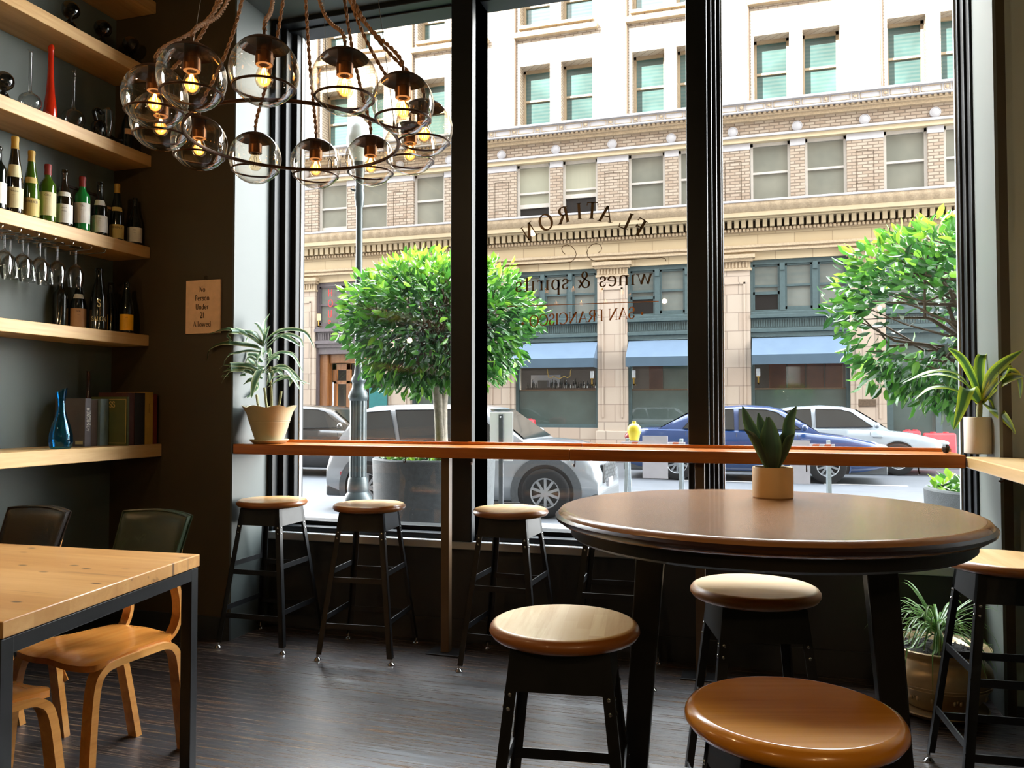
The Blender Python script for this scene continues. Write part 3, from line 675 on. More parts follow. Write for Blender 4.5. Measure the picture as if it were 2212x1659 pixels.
# ================================================================ round table
c = V(-.015, 2.12, 0); TZ = 1.01; R = .51
t = thing('round_table', 'high round dark wooden table with rounded edge, snake plant pot on it', 'table', c); o = c
top = MB().lathe([(0, TZ-.036), (R-.03, TZ-.036), (R-.012, TZ-.034), (R-.002, TZ-.026), (R, TZ-.018), (R-.006, TZ-.012), (R-.007, TZ-.010), (R-.012, TZ-.004), (R-.021, TZ-.0005), (R-.0235, TZ), (R-.026, TZ), (R-.036, TZ), (R-.06, TZ), (R*.5, TZ), (0, TZ)], 96, c)
top.build('tabletop', M['table_dark'], t, o, smooth=50)
MB().lathe([(R-.009, TZ-.030), (R-.001, TZ-.0262), (R+.0015, TZ-.018), (R-.005, TZ-.0125), (R-.008, TZ-.0105)], 96, c).build('table_edge', M['table_edge'], t, o, smooth=60)
MB().lathe([(R-.09, TZ-.07), (R-.045, TZ-.07), (R-.038, TZ-.064), (R-.038, TZ-.036), (R-.09, TZ-.036), (R-.09, TZ-.07)], 72, c).build('apron', M['leg_black'], t, o, smooth=40)
def leg_xy(k, z):
    a = k*PI/2+.06; q = .265+.075*(TZ-.04-z); return c+V(q*math.cos(a), q*math.sin(a), z)
for k in (0, 2):
    p, q = leg_xy(k, .0), leg_xy(k, TZ-.04); d = (q-p).normalized(); a = V(math.cos(k*PI/2+.06), math.sin(k*PI/2+.06), 0); b = d.cross(a).normalized()
    mb = MB(); mb.add([p-a*.026-b*.026, p+a*.026-b*.026, p+a*.026+b*.026, p-a*.026+b*.026, q-a*.036-b*.036, q+a*.036-b*.036, q+a*.036+b*.036, q-a*.036+b*.036],
        [(3,2,1,0), (4,5,6,7), (0,1,5,4), (1,2,6,5), (2,3,7,6), (3,0,4,7)])
    mb.build('leg', M['leg_black'], t, o, bev=.004)
for a_, b_ in ((leg_xy(0, .33), leg_xy(2, .33)), (leg_xy(0, .025)+V(0, -.26, 0), leg_xy(0, .025)+V(0, .26, 0)), (leg_xy(2, .025)+V(0, -.26, 0), leg_xy(2, .025)+V(0, .26, 0))):
    MB().bar(a_, b_, .05, .03).build('stretcher', M['leg_black'], t, o, bev=.003)

# ================================================================ dining table at the left
TT, TH = .752, .042
cA = atZ(432, 1197, TT); far = atZ(-140, 1166, TT); near = atZ(-60, 1366, TT)
fd = (far-cA).normalized(); nd = (near-cA).normalized(); Lf, Ln = 1.6, .905
t = thing('dining_table', 'reclaimed pine table with knots on a black square steel frame', 'table', (cA.x-.6, cA.y-.4, 0)); o = t.location
quad = [cA, cA+fd*Lf, cA+fd*Lf+nd*Ln, cA+nd*Ln]
mb = MB(); mb.add([p+V(0,0,-TH) for p in quad]+quad, [(3,2,1,0), (4,5,6,7), (0,1,5,4), (1,2,6,5), (2,3,7,6), (3,0,4,7)]); mb.build('tabletop', M['table_pine'], t, o, bev=.003)
S = .042
def inset(i): return [cA+fd*.004+nd*.004, cA+fd*(Lf-S)+nd*.004, cA+fd*(Lf-S)+nd*(Ln-S), cA+fd*.004+nd*(Ln-S)][i]
for i in range(4):
    p = inset(i); a, b = fd*S, nd*S; z = V(0, 0, TT-TH-.002)
    mb = MB(); p = V(p.x, p.y, 0); mb.add([p, p+a, p+a+b, p+b, p+z, p+a+z, p+a+b+z, p+b+z], [(3,2,1,0), (4,5,6,7), (0,1,5,4), (1,2,6,5), (2,3,7,6), (3,0,4,7)]); mb.build('leg', M['steel'], t, o, bev=.002)
    q = V(inset((i+1) % 4).x, inset((i+1) % 4).y, 0); h = (a+b)/2; z0 = V(0, 0, TT-TH-.002-S/2)
    MB().bar(p+h+z0, q+h+z0, S*.96, S*.98).build('frame_rail', M['steel'], t, o, bev=.002)

# ================================================================ bent plywood chairs
def smooth_path(pts, n=6):
    out = []; P = [V(p) for p in pts]; P = [P[0]*2-P[1]]+P+[P[-1]*2-P[-2]]
    for i in range(1, len(P)-2):
        for k in range(n):
            t_ = k/n; a, b, c_, d = P[i-1], P[i], P[i+1], P[i+2]
            out.append(.5*((2*b)+(c_-a)*t_+(2*a-5*b+4*c_-d)*t_**2+(3*b-a-3*c_+d)*t_**3))
    out.append(P[-2]); return out
def make_chair(label, leather, name='dining_chair'):
    t = thing(name, label, 'chair', (0,0,0), 0, 'bent plywood chairs round the pine table')
    ht = .45
    def seat(u, v):
        y = -.19+.38*v; hw = .218-.055*v; x = (2*u-1)*hw
        r = .05; ex = min(1, (1-abs(2*u-1))*hw/r); ey = min(1, min(v, 1-v)*.38/r)
        dz = -.006*math.exp(-((abs(x)-.10)/.08)**2)*(1.2-v*.5) - .008*math.exp(-(x/.2)**2)*math.sin(PI*v) + (-.012*(1-v)**6)
        return x, y, dz, ex, ey
    mb = MB()
    def topf(u, v):
        x, y, dz, ex, ey = seat(u, v)
        return V(x*(1-.05*(1-ey)**2), y+(.02*(1-ex)**2*(1 if v < .5 else -1) if True else 0), ht+dz-.006*(1-min(ex, ey))**2)
    mb.grid(topf, 28, 22); mb.grid(lambda u, v: topf(u, v)-V(0, 0, .02), 28, 22)
    nu, nv = 29, 23; off = nu*nv
    rim = [i for i in range(nu)]+[j*nu+nu-1 for j in range(1, nv)]+[(nv-1)*nu+i for i in range(nu-2, -1, -1)]+[j*nu for j in range(nv-2, 0, -1)]
    mb.add([], []); m = len(rim); mb.f += [(rim[i], rim[(i+1) % m], rim[(i+1) % m]+off, rim[i]+off) for i in range(m)]
    mb.uv = {}; mb.build('seat', M['ply'], t, smooth=50)
    for s in (-1, 1):
        path = smooth_path([(s*.215, -.20, 0), (s*.207, -.185, .22), (s*.2, -.168, .36), (s*.196, -.14, .405), (s*.19, -.09, .418), (s*.175, .05, .42), (s*.163, .13, .415), (s*.158, .172, .385), (s*.152, .195, .32), (s*.142, .225, .15), (s*.135, .25, 0)], 6)
        MB().ribbon(path, (1, 0, 0), .048, .024).build('leg_frame', M['ply_edge'], t, smooth=40)
        bp = smooth_path([(s*.12, .09, .410), (s*.125, .15, .416), (s*.13, .19, .44), (s*.133, .212, .49), (s*.133, .212, .56), (s*.13, .2, .63), (s*.128, .21, .72), (s*.126, .23, .80)], 6)
        MB().ribbon(bp, (1, 0, 0), .042, .014).build('back_post', M['ply_edge'], t, smooth=40)
        MB().bar((s*.13, .17, .425), (s*.168, .235, .22), .02, .018).build('brace', M['ply'], t, bev=.003)
    # padded back, gently curved in plan, with a piped rim
    def pad(side):
        def f(u, v):
            x = (2*u-1)*(.163+.012*v); z = .655+.21*v+.006*math.cos(2*(2*u-1)); y = .205+.07*v-.035*(1-(2*u-1)**2)*-1*.9-.03
            ed = min(1, min(u, 1-u)*10, min(v, 1-v)*8); th = .012+.012*ed**.5
            return V(x, y-.018+side*th, z)
        return f
    pm = MB(); pm.grid(pad(-1), 24, 14); pm.grid(pad(1), 24, 14); nu, nv = 25, 15; off = nu*nv
    rim = [i for i in range(nu)]+[j*nu+nu-1 for j in range(1, nv)]+[(nv-1)*nu+i for i in range(nu-2, -1, -1)]+[j*nu for j in range(nv-2, 0, -1)]
    m = len(rim); pm.f += [(rim[i], rim[(i+1) % m], rim[(i+1) % m]+off, rim[i]+off) for i in range(m)]; pm.uv = {}
    bk = pm.build('backrest', M[leather], t, smooth=60)
    pp = [pad(0)(u, v) for u, v in [(0, k/10) for k in range(0, 10)]+[(k/20, 1) for k in range(0, 21)]+[(1, 1-k/10) for k in range(1, 11)]]
    for sd in (-.012, .012): MB().tube([p+V(0, sd, 0) for p in pp], .0035, 6).build('piping', M[leather], bk)
    return t
ch = make_chair('plywood chair with green leather back, nearest the table corner on its far side', 'leather_g')
ch.location = (-2.245, 2.315, 0); ch.rotation_euler.z = math.radians(-10)
ch2 = make_chair('plywood chair with black leather back at the far side of the pine table', 'leather_b')
ch2.location = (-2.765, 2.27, 0); ch2.rotation_euler.z = math.radians(-9)
p = atZ(112, 1474, .45)
ch3 = make_chair('plywood chair pushed in from the near side of the table, only its seat corner showing', 'leather_b')
ch3.rotation_euler.z = math.radians(176); q = Matrix.Rotation(math.radians(176), 3, 'Z') @ V(-.205, -.18, 0)
ch3.location = (p.x-q.x, p.y-q.y*1.14, 0); ch3.scale = (1, 1.14, 1)
# ================================================================ the chandelier
GZ, GR = 2.17, .093
pts = [(568,150),(415,155),(335,225),(350,265),(440,305),(553,335),(682,350),(795,345),(880,340),(920,280),(865,220),(738,170)]
gp = [atZ(x, y, GZ) for x, y in pts]
cx_, cy_ = sum(p.x for p in gp)/12, sum(p.y for p in gp)/12
rad = sum(math.hypot(p.x-cx_, p.y-cy_) for p in gp)/12
# best phase for twelve even places
ph = 0; cs = sum(complex(math.cos(math.atan2(p.y-cy_, p.x-cx_)*12), math.sin(math.atan2(p.y-cy_, p.x-cx_)*12)) for p in gp); ph = math.atan2(cs.imag, cs.real)/12
CC = V(cx_, cy_, 0)
t = thing('chandelier', 'ring chandelier of twelve clear glass globes on twisted cords', 'chandelier', (cx_, cy_, GZ)); o = t.location
HZ, HR = GZ-.046, .0815
RM = rad-HR-.002
MB().ring((cx_, cy_, HZ), RM, .0058, 96, 10).build('main_ring', M['bronze'], t, o)
g1, g2 = V(cx_-.10, cy_-.16, 3.02), V(cx_+.13, cy_-.02, 3.02)
def order(p): return min(range(12), key=lambda i: (gp[i]-p).length)
def bez(a, b, c_, d, n=26): return [a*(1-s)**3+b*3*s*(1-s)**2+c_*3*s*s*(1-s)+d*s**3 for s in [i/n for i in range(n+1)]]
def twist(mb, path, r=.0035, pitch=.045):
    L_ = 0; A = []; Bp = []; prev = None
    fine = []
    for i in range(len(path)-1):
        for k in range(4): fine.append(path[i].lerp(path[i+1], k/4))
    fine.append(path[-1])
    for i, p in enumerate(fine):
        d = (fine[min(i+1, len(fine)-1)]-fine[max(i-1, 0)]).normalized()
        if i: L_ += (p-fine[i-1]).length
        a = d.cross(V(0, 0, 1)); a = a.normalized() if a.length > .05 else d.cross(V(1, 0, 0)).normalized(); b = d.cross(a); w = 2*PI*L_/pitch
        off = (a*math.cos(w)+b*math.sin(w))*r*.95; A.append(p+off); Bp.append(p-off)
    mb.tube(A, r, 6); mb.tube(Bp, r, 6)
top = V(cx_, cy_, 4.3)
MB().lathe([(0, 4.25), (.09, 4.25), (.1, 4.27), (.1, 4.3), (0, 4.3)], 32, (cx_, cy_, 0)).build('canopy', M['bronze'], t, o)
random.seed(5)
for i in range(12):
    a = ph+i*PI/6; c = V(cx_+rad*math.cos(a), cy_+rad*math.sin(a), GZ); kpx = order(c)
    prof = [(GR*math.sin(q), -GR*math.cos(q)) for q in [PI*j/24 for j in range(0, 21)]]
    g = MB().lathe(prof, 36, c).build('globe', M['globe'], t, o, smooth=80)
    rp = [(GR*1.006*math.sin(q), GR*1.006*math.cos(q)) for q in [PI*j/60 for j in range(15, -1, -1)]]
    cp = MB().lathe(rp+[(.004, GR+.004), (.005, GR+.02), (0, GR+.022)], 32, c).build('cap', M['bronze'], g, o, smooth=60)
    MB().lathe([(.016, .018), (.0235, .018), (.0235, .05), (.021, .052), (.021, GR-.002), (0, GR-.002)], 24, c).build('socket', M['brass'], g, o)
    lit = kpx != 5
    MB().lathe([(.0135, .0165), (.0215, .0165), (.022, .02)], 20, c).build('socket_lip', M['socket_glow' if lit else 'brass'], g, o)
    bp = [(0, -.046), (.012, -.044), (.02, -.036), (.0235, -.025), (.023, -.014), (.018, .0), (.013, .012), (.012, .02)]
    MB().lathe(bp, 20, c).build('bulb', M['bulbglass'], g, o, smooth=80)
    fl = MB()
    for k in range(5):
        w = 2*PI*k/5; fl.tube([c+V(.003*math.cos(w), .003*math.sin(w), .008), c+V(.008*math.cos(w), .008*math.sin(w), -.012), c+V(.007*math.cos(w+.6), .007*math.sin(w+.6), -.031)], .0013 if lit else .0006, 5)
    fl.build('filament', M['filament' if lit else 'filament_dim'], g, o)
    if lit: MB().sphere(c+V(0, 0, -.02), .019, 16, 12, (1, 1, 1.15)).build('glow', M['glow'], g, o)
    MB().ring((c.x, c.y, HZ), HR, .0036, 48, 8).build('holder_ring', M['bronze'], g, o)
    # cord from the cap, over the ring, to one of two gathered bundles and the canopy
    p0 = c+V(0, 0, GR+.02); gx, gy = {0: (592, -20), 1: (497, -12), 2: (484, -8), 3: (476, -14), 4: (526, -12), 5: (614, -16), 6: (660, -14), 7: (742, -20), 8: (752, -14), 9: (760, -8), 10: (748, -16), 11: (686, -18)}[kpx]; G = atY(gx, gy, cy_+.25*(c.y-cy_))
    inn = (CC-V(c.x, c.y, 0))*.35
    sag = {11: -.02, 10: .01}.get(kpx, 0)
    path = bez(p0, p0+V(0, 0, .07)+inn*.1, V(G.x, G.y, 0)*.6+V(c.x, c.y, 0)*.4+V(0, 0, GZ+.21+sag), G)+bez(G, G+V(0, 0, .3), top+V((G.x-cx_)*.4, (G.y-cy_)*.4, -.5), top+V((G.x-cx_)*.3, (G.y-cy_)*.3, -.06), 12)[1:]
    cm = MB(); twist(cm, path); cm.build('cord', M['cord'], t, o, fix=False)
for a in (-2.35, .15, 1.75):
    p = V(cx_+RM*math.cos(a), cy_+RM*math.sin(a), HZ); q = top+V(math.cos(a)*.05, math.sin(a)*.05, -.04)
    mb = MB(); mb.tube([p+V(0, 0, .04), q], .0011, 6); e = V(-math.sin(a), math.cos(a), 0)
    mb.tube([p+e*.006, p+e*.006+V(0, 0, .03), p+V(0, 0, .042), p-e*.006+V(0, 0, .03), p-e*.006], .0022, 6); mb.build('cable', M['wire'], t, o)
# ================================================================ things on the shelves
def standing(name, label, cat, x, y, z, group=None): return thing(name, label, cat, (x, y, z), 0, group)
BOT = {'burgundy': [(0, .002), (.034, 0), (.0395, .004), (.0405, .02), (.0405, .135), (.038, .155), (.030, .18), (.020, .21), (.0155, .235), (.0145, .27), (.0165, .275), (.0165, .288), (.0145, .29), (.0145, .298), (0, .298)],
       'bordeaux': [(0, .002), (.034, 0), (.037, .004), (.0375, .02), (.0375, .185), (.035, .2), (.022, .222), (.0155, .235), (.0145, .285), (.0165, .287), (.0165, .297), (.0145, .302), (0, .302)],
       'hock': [(0, .002), (.033, 0), (.036, .004), (.0365, .02), (.0365, .12), (.034, .16), (.026, .215), (.0185, .26), (.0145, .30), (.014, .325), (.0155, .328), (.0155, .338), (.014, .342), (0, .342)],
       'champagne': [(0, .002), (.038, 0), (.043, .004), (.044, .02), (.044, .13), (.041, .155), (.032, .195), (.0215, .24), (.0165, .27), (.0165, .282), (.018, .285), (.018, .296), (.016, .3), (0, .3)]}
def bottle(px, py, X, z, kind, glass, label, lab=None, cap=None, h=1.0, w=1.0, text=None, lz=(.03, .11), neck=None, ink='ink', tsize=.012, arcw=75, group=None, tag2=None):
    p = atX(px, py, X); t = standing('wine_bottle', label, 'bottle', X, p.y, z, group); o = (0, 0, 0)
    prof = [(r*w, q*h) for r, q in BOT[kind]]
    MB().lathe(prof, 28).build('body', M[glass], t, o, smooth=60)
    face = math.atan2(EYE.y-p.y-.0, EYE.x-X)         # labels face the room
    def rad(q):
        for (r0, z0), (r1, z1) in zip(prof, prof[1:]):
            if z0 <= q <= z1 and z1 > z0: return r0+(r1-r0)*(q-z0)/(z1-z0)
        return prof[-2][0]
    def band(z0, z1, aw, e=.0007, n=4):
        return lambda u, v: V((rad(z0+(z1-z0)*v)+e)*math.cos(face+math.radians(aw)*(2*u-1)), (rad(z0+(z1-z0)*v)+e)*math.sin(face+math.radians(aw)*(2*u-1)), z0+(z1-z0)*v)
    if lab:
        z0, z1 = lz[0]*h, lz[1]*h; lo = MB().grid(band(z0, z1, arcw), 16, 2).build('paper_label', M[lab], t, o)
        if text:
            tx = MB(); zz = z1-.012*h-tsize
            for k, ln in enumerate(text):
                hh = tsize*(1.0 if k == 0 else .6); wd = text_width(ln)
                x = -wd/2
                for chh in ln:
                    gm = MB(); glyph(gm, chh, V(x, 0, 0), V(1, 0, 0), V(0, 1, 0), thick=.17, thin=.08, serif=.2)
                    r_ = rad(zz)+.0014
                    tx.add([V(r_*math.cos(face+v[0]*hh*.8/r_), r_*math.sin(face+v[0]*hh*.8/r_), zz+v[1]*hh) for v in gm.v], gm.f); x += GL[chh][0]+.07
                zz -= hh*1.9
            tx.build('lettering', M[ink], lo, o, smooth=0)
    if neck: MB().grid(band(neck[0]*h, neck[1]*h, 55, .001), 10, 2).build('neck_label', M[neck[2]], t, o)
    if cap:
        hz = prof[-2][1]; MB().lathe([(rad(hz-q*h)+.0008, hz-q*h) for q in (.055, .04, .025, .014, .0125, .003)]+[(prof[-2][0]+.0008, hz+.0008), (0, hz+.001)], 20).build('capsule', M[cap], t, o, smooth=60)
    return t
Xb = -3.418; gC = 'wine bottles on the third oak shelf'
bottle(-6, 450, Xb, SC_, 'bordeaux', 'darkbottle', 'dark wine bottle with plain white label cut by the left photo edge', 'lab_white', None, lz=(.03, .13), group=gC)
bottle(30, 455, Xb, SC_, 'hock', 'brownbottle', 'tall brown wine bottle with gold neck foil and cream label', 'lab_cream', 'cap_gold', 1.1, 1.05, lz=(.025, .115), neck=(.16, .215, 'lab_cream'), text=['Domaine', '~~~~~'], tsize=.009, group=gC)
bottle(66, 465, Xb, SC_, 'hock', 'hock', 'clear green tall bottle with gold label reading TRIM, second in the row with gold foil', 'lab_gold', 'cap_gold', .98, 1.02, lz=(.012, .1), text=["TRIMBACH"], tsize=.0125, neck=(.175, .205, 'lab_gold'), arcw=80, group=gC)
bottle(102, 473, Xb, SC_, 'bordeaux', 'hock', 'green bottle with dark red foil and cream picture label', 'lab_cream', 'cap_red', .98, 1.03, lz=(.035, .155), text=['CELLA', '~~~~~'], tsize=.009, ink='book_red', group=gC)
bottle(138, 483, Xb, SC_, 'burgundy', 'brownbottle', 'brown bottle with white label and white neck tag, left of the bright green bottle', 'lab_white', None, 1, 1, lz=(.02, .115), neck=(.155, .18, 'lab_white'), text=['~~~~', 'Domaine'], tsize=.009, group=gC)
bottle(177, 493, Xb, SC_, 'bordeaux', 'greenglass', 'bright green see-through bottle with red foil and white label', 'lab_white', 'cap_red', .97, 1.02, lz=(.045, .155), text=['GRA', '~~~'], tsize=.010, group=gC)
bottle(215, 503, Xb, SC_, 'burgundy', 'darkbottle', 'near-black bottle with white label, between the bright green and gold label bottles', 'lab_white', None, 1, 1, lz=(.02, .11), neck=(.165, .195, 'lab_white'), text=['~~~~', '~~~~~'], tsize=.006, group=gC)
bottle(252, 513, Xb, SC_, 'hock', 'darkbottle', 'dark tall bottle with gold TRIM label near the shelf end', 'lab_gold', 'cap_gold', .93, 1, lz=(.012, .095), text=["TRIMBACH"], tsize=.0115, neck=(.175, .2, 'lab_gold'), arcw=80, group=gC)
bottle(291, 522, Xb, SC_, 'burgundy', 'darkbottle', 'last dark wine bottle at the shelf end, with pale grey label', 'lab_white', None, .92, .96, lz=(.02, .11), text=['~~~', '~~~~'], tsize=.008, group=gC)
gD = 'dark bottles on the fourth oak shelf'
bottle(169, 705, -3.53, SD, 'burgundy', 'darkbottle', 'dark bottle with tan label and white neck band, leftmost below the hanging glasses', 'lab_tan', None, .98, .98, lz=(.01, .12), neck=(.175, .2, 'lab_white'), text=['DOM', '~~~'], tsize=.008, group=gD)
bottle(213, 712, -3.45, SD, 'champagne', 'darkbottle', 'biggest black bottle with a large S and SALON lettering', 'darkbottle', None, 1.14, 1.05, lz=(.01, .16), text=['S', 'SALON'], tsize=.04, ink='lab_cream', group=gD)
bottle(273, 718, -3.42, SD, 'champagne', 'darkbottle', 'black sparkling wine bottle with bright yellow label', 'lab_yellow', None, .97, .88, lz=(.018, .11), text=['~~'], tsize=.009, arcw=62, group=gD)
bottle(130, 700, -3.575, SD, 'bordeaux', 'darkbottle', 'plain dark bottle half hidden behind the tan label bottle', None, None, .95, 1, group=gD)
bottle(238, 712, -3.56, SD, 'burgundy', 'darkbottle', 'plain dark bottle half hidden behind the big S bottle', None, None, 1, 1, group=gD)
# framed pictures leaning behind the bottles
def picture(px, py, h, w, label, m, fr='wood_dark'):
    p = atX(px, py, -3.56); t = thing('picture_frame', label, 'picture', (-3.56, p.y, SC_), 0); o = (0, 0, 0)
    MB().box(.0, .014, -w/2, w/2, 0, h).build('backing', M[m], t, o)
    for a in ((-w/2, -w/2+.014, 0, h), (w/2-.014, w/2, 0, h), (-w/2, w/2, 0, .014), (-w/2, w/2, h-.014, h)): MB().box(-.002, .02, a[0], a[1], a[2], a[3]).build('frame_bar', M[fr], t, o, bev=.002)
picture(178, 440, .27, .24, 'dark framed picture leaning behind the bright green bottle', 'photo')
picture(236, 470, .22, .16, 'pale small picture leaning behind the gold label bottle', 'photo', 'lab_tan')

# hanging stemware on wire rails
zr = SC_-.067
t = thing('stemware_rack', 'row of bent wire rails under the bottle shelf for hanging glasses', 'glass rack', (-3.48, 2.4, zr)); o = t.location
ry = [atX(px, 545, -3.38).y for px in (-2, 38, 77, 113, 152, 192, 222)]
for y in ry:
    MB().tube(smooth_path([(-3.60, y, zr-.022), (-3.40, y, zr-.022), (-3.372, y, zr-.022), (-3.362, y, zr-.014), (-3.366, y, zr-.004), (-3.38, y, zr)], 5), .0028, 6).build('rail', M['chrome'], t, o)
    MB().tube([(-3.60, y, zr-.022), (-3.60, y, zr)], .0028, 6).build('rail', M['chrome'], t, o)
def make_glass(label):
    t = thing('wine_glass', label, 'wine glass', (0, 0, 0), 0, 'wine glasses hanging upside down from the rack'); o = (0, 0, 0)
    MB().lathe([(0, 0), (.034, -.001), (.034, -.003), (.01, -.007), (.0045, -.014), (.0038, -.03), (.0038, -.085), (.006, -.092), (.02, -.1), (.034, -.118), (.0405, -.145), (.039, -.175), (.034, -.208), (.0332, -.208), (.038, -.175), (.0393, -.146), (.033, -.12), (.018, -.1035), (0, -.099)], 28).build('bowl_and_stem', M['clear'], t, o, smooth=70)
    return t
g0 = None
slots = [(a+b)/2 for a, b in zip(ry, ry[1:])]; names = ['leftmost', 'second', 'third', 'fourth', 'rightmost']
for k, y in enumerate(slots[:5]):
    for r, x in enumerate((-3.405, -3.49)):
        if k == 4 and r == 1: continue
        yy = y if r == 0 else y+.006
        lb = ('front row wine glass hanging %s under the bottle shelf' % (names[k]+' of the row') if r == 0 else 'back row wine glass hanging behind the %s glass of the front row' % names[k])
        if g0 is None: g0 = make_glass(lb); g0.location = (x, yy, zr-.0245+.005)
        else: dup(g0, (x, yy, zr-.0245+.005), 0, lb)

# shelf B: glass pieces
def flask(px, py, label, hh, rb, X=-3.43):
    p = atX(px, py, X); t = standing('glass_flask', label, 'flask', X, p.y, SB, 'clear flasks beside the red vase')
    pr = [(0, .002), (.03, 0)]+[(rb*math.sin(q), rb*.92-rb*math.cos(q)*.95) for q in [PI*(.2+.7*j/12) for j in range(13)]]
    zt_ = pr[-1][1]; pr = pr+[(.0085, zt_+.012), (.0075, zt_+.04), (.0075, hh-.008), (.012, hh-.002), (.013, hh)]
    MB().lathe(pr, 28).build('body', M['clear'], t, smooth=70); return t
flask(64, 232, 'clear round flask with tall thin neck left of the red vase', .31, .052)
flask(158, 270, 'clear round flask with tall thin neck right of the red vase', .31, .056, -3.42)
p = atX(108, 248, -3.42); t = standing('bud_vase', 'tall red-orange glass vase with a narrow neck', 'vase', -3.42, p.y, SB)
MB().lathe([(0, .002), (.026, 0), (.031, .006), (.0325, .03), (.028, .07), (.021, .13), (.016, .2), (.0135, .28), (.013, .345), (.0155, .36), (.014, .372), (.0085, .376), (.008, .36), (0, .34)], 28, wob=lambda r, z, a, j: (r, z+(.006*math.cos(a) if z > .34 else 0))).build('body', M['redvase'], t, smooth=70)
def goblet(px, py, X, z, label, s=1.0, m='smoke', grp=None):
    p = atX(px, py, X); t = standing('glass_goblet', label, 'goblet', X, p.y, z, grp)
    pr = [(0, .001), (.034, 0), (.035, .004), (.03, .02), (.018, .04), (.009, .052), (.009, .058)]+[(.045*math.sin(q), .1-.045*math.cos(q)) for q in [PI*(.08+.77*j/12) for j in range(13)]]
    MB().lathe([(r*s, q*s) for r, q in pr], 28).build('body', M[m], t, smooth=70)
goblet(8, 196, -3.43, SB, 'smoky round goblet at the left edge of the red vase shelf', 1.0)
for px, w in ((152, 'leftmost'), (222, 'middle'), (283, 'rightmost')): goblet(px, {152: 45, 222: 85, 283: 118}[px], -3.40, SA, '%s of three dark round goblets on the high shelf' % w, 1.0, grp='dark goblets on the high shelf')
# glass bird with a rippled crystal wing
p = atX(214, 285, -3.42); t = standing('glass_bird', 'glass bird figure with a rippled crystal wing right of the flasks', 'figurine', -3.42, p.y, SB); o = (0, 0, 0)
MB().sphere((0, 0, .055), .045, 20, 14, (.8, 1, 1.2)).build('body', M['smoke'], t, o, smooth=80)
mb = MB(); mb.tube(smooth_path([(0, -.02, .1), (0, -.035, .14), (0, -.01, .16), (0, .015, .145)], 6), .012, 10); mb.build('head', M['smoke'], t, o, smooth=80)
MB().lathe([(0, .02), (.012, .02), (.02, .06), (.024, .12), (.02, .165), (.008, .18), (0, .18)], 24, (.03, .03, 0), wob=lambda r, z, a, j: (r*(1+.14*math.sin(7*a+z*60)), z)).build('wing', M['crystal'], t, o, smooth=30)
MB().tube([(.03, .03, .03), (.04, .075, .02), (.042, .11, .026)], [.012, .007, .014], 10).build('tail', M['smoke'], t, o, smooth=80)
bottle(277, 312, -3.43, SB, 'burgundy', 'darkbottle', 'dark bottle with small tag at the shaded end of the red vase shelf', 'lab_tan', None, 1.02, .9, lz=(.09, .12), arcw=30)

# ---------------------------------------------------------------- lowest shelf: carafe and books
p = atX(131, 962, -3.34); t = standing('glass_carafe', 'blue glass carafe with a slanted lip on the lowest shelf', 'carafe', -3.34, p.y, SE)
MB().lathe([(0, .002), (.042, 0), (.05, .008), (.0555, .035), (.053, .07), (.042, .115), (.028, .155), (.02, .19), (.018, .225), (.022, .262), (.027, .29), (.026, .29), (.0165, .225), (.0185, .19), (.0265, .156), (.04, .115), (.051, .07), (.0535, .035), (.048, .01), (0, .006)], 32, wob=lambda r, z, a, j: (r, z+(.012*math.cos(a-.6)*(z-.2)/.09 if z > .2 else 0))).build('body', M['blueglass'], t, smooth=70)
gB = 'books at the end of the lowest shelf'
def book(px0, px1, X, ht_, m, label, depth=.19, text=None, ink='ink_white', y0=None, y1=None, tsz=.012):
    ya = atX(px0, 920, X).y if y0 is None else y0; yb = atX(px1, 920, X).y if y1 is None else y1
    t = thing('book', label, 'book', (X-depth/2, (ya+yb)/2, SE), 0, gB); o = t.location
    ya += .0008; yb -= .0008
    cv = MB(); cv.box(X-depth, X, ya, ya+.003, SE, SE+ht_); cv.box(X-depth, X, yb-.003, yb, SE, SE+ht_); cv.box(X-.003, X, ya, yb, SE, SE+ht_)
    cv.build('cover', M[m], t, o, bev=.0008)
    MB().box(X-depth+.004, X-.003, ya+.003, yb-.003, SE+.003, SE+ht_-.004).build('pages', M['paper'], t, o)
    if text:
        tx = MB()
        for (s, pos, h, face) in text:
            if face == 'spine': write(tx, s, V(X+.0006, (ya+yb)/2+h*.4*0+pos[1], SE+pos[0]), V(0, 0, -h), V(0, h, 0), thick=.17, thin=.08)
            else: write(tx, s, V(X-pos[1], ya-.0006, SE+pos[0]), V(h, 0, 0), V(0, 0, h), thick=.17, thin=.1, serif=0)
        tx.build('lettering', M[ink], t, o, smooth=0)
    return ya, yb, t, o
xs1 = -3.385
ya, yb, tb, ob = book(183, 197, xs1, .252, 'book_grey', 'thick grey book with white spine lettering beside the blue carafe', .2, [('BURGUNDY', (.14, -.009), .018, 'spine'), ('THE WINES OF', (.15, .009), .009, 'spine')])
MB().box(xs1-.06, xs1-.012, ya-.0012, ya, SE+.012, SE+.03).build('barcode_sticker', M['lab_cream'], tb, ob)
_, yb2, _, _ = book(199, 211, xs1-.01, .245, 'book_brown', 'dark brown patterned book between the grey and blue-grey books', .19, y0=yb+.001)
_, yb3, _, _ = book(212, 235, xs1+.005, .25, 'book_blue', 'plain blue-grey book in the middle of the row', .2, y0=yb2+.001)
yg = yb3+.002; xg = atY(274, 900, yg).x
ya, yb, tb, ob = book(0, 0, xg, .262, 'book_green', 'wide green book showing a gold SS on its front cover', .24, [('SS', (.205, .10), .032, 'front')], 'gold_ink', y0=yg, y1=yg+.018)
mb = MB()
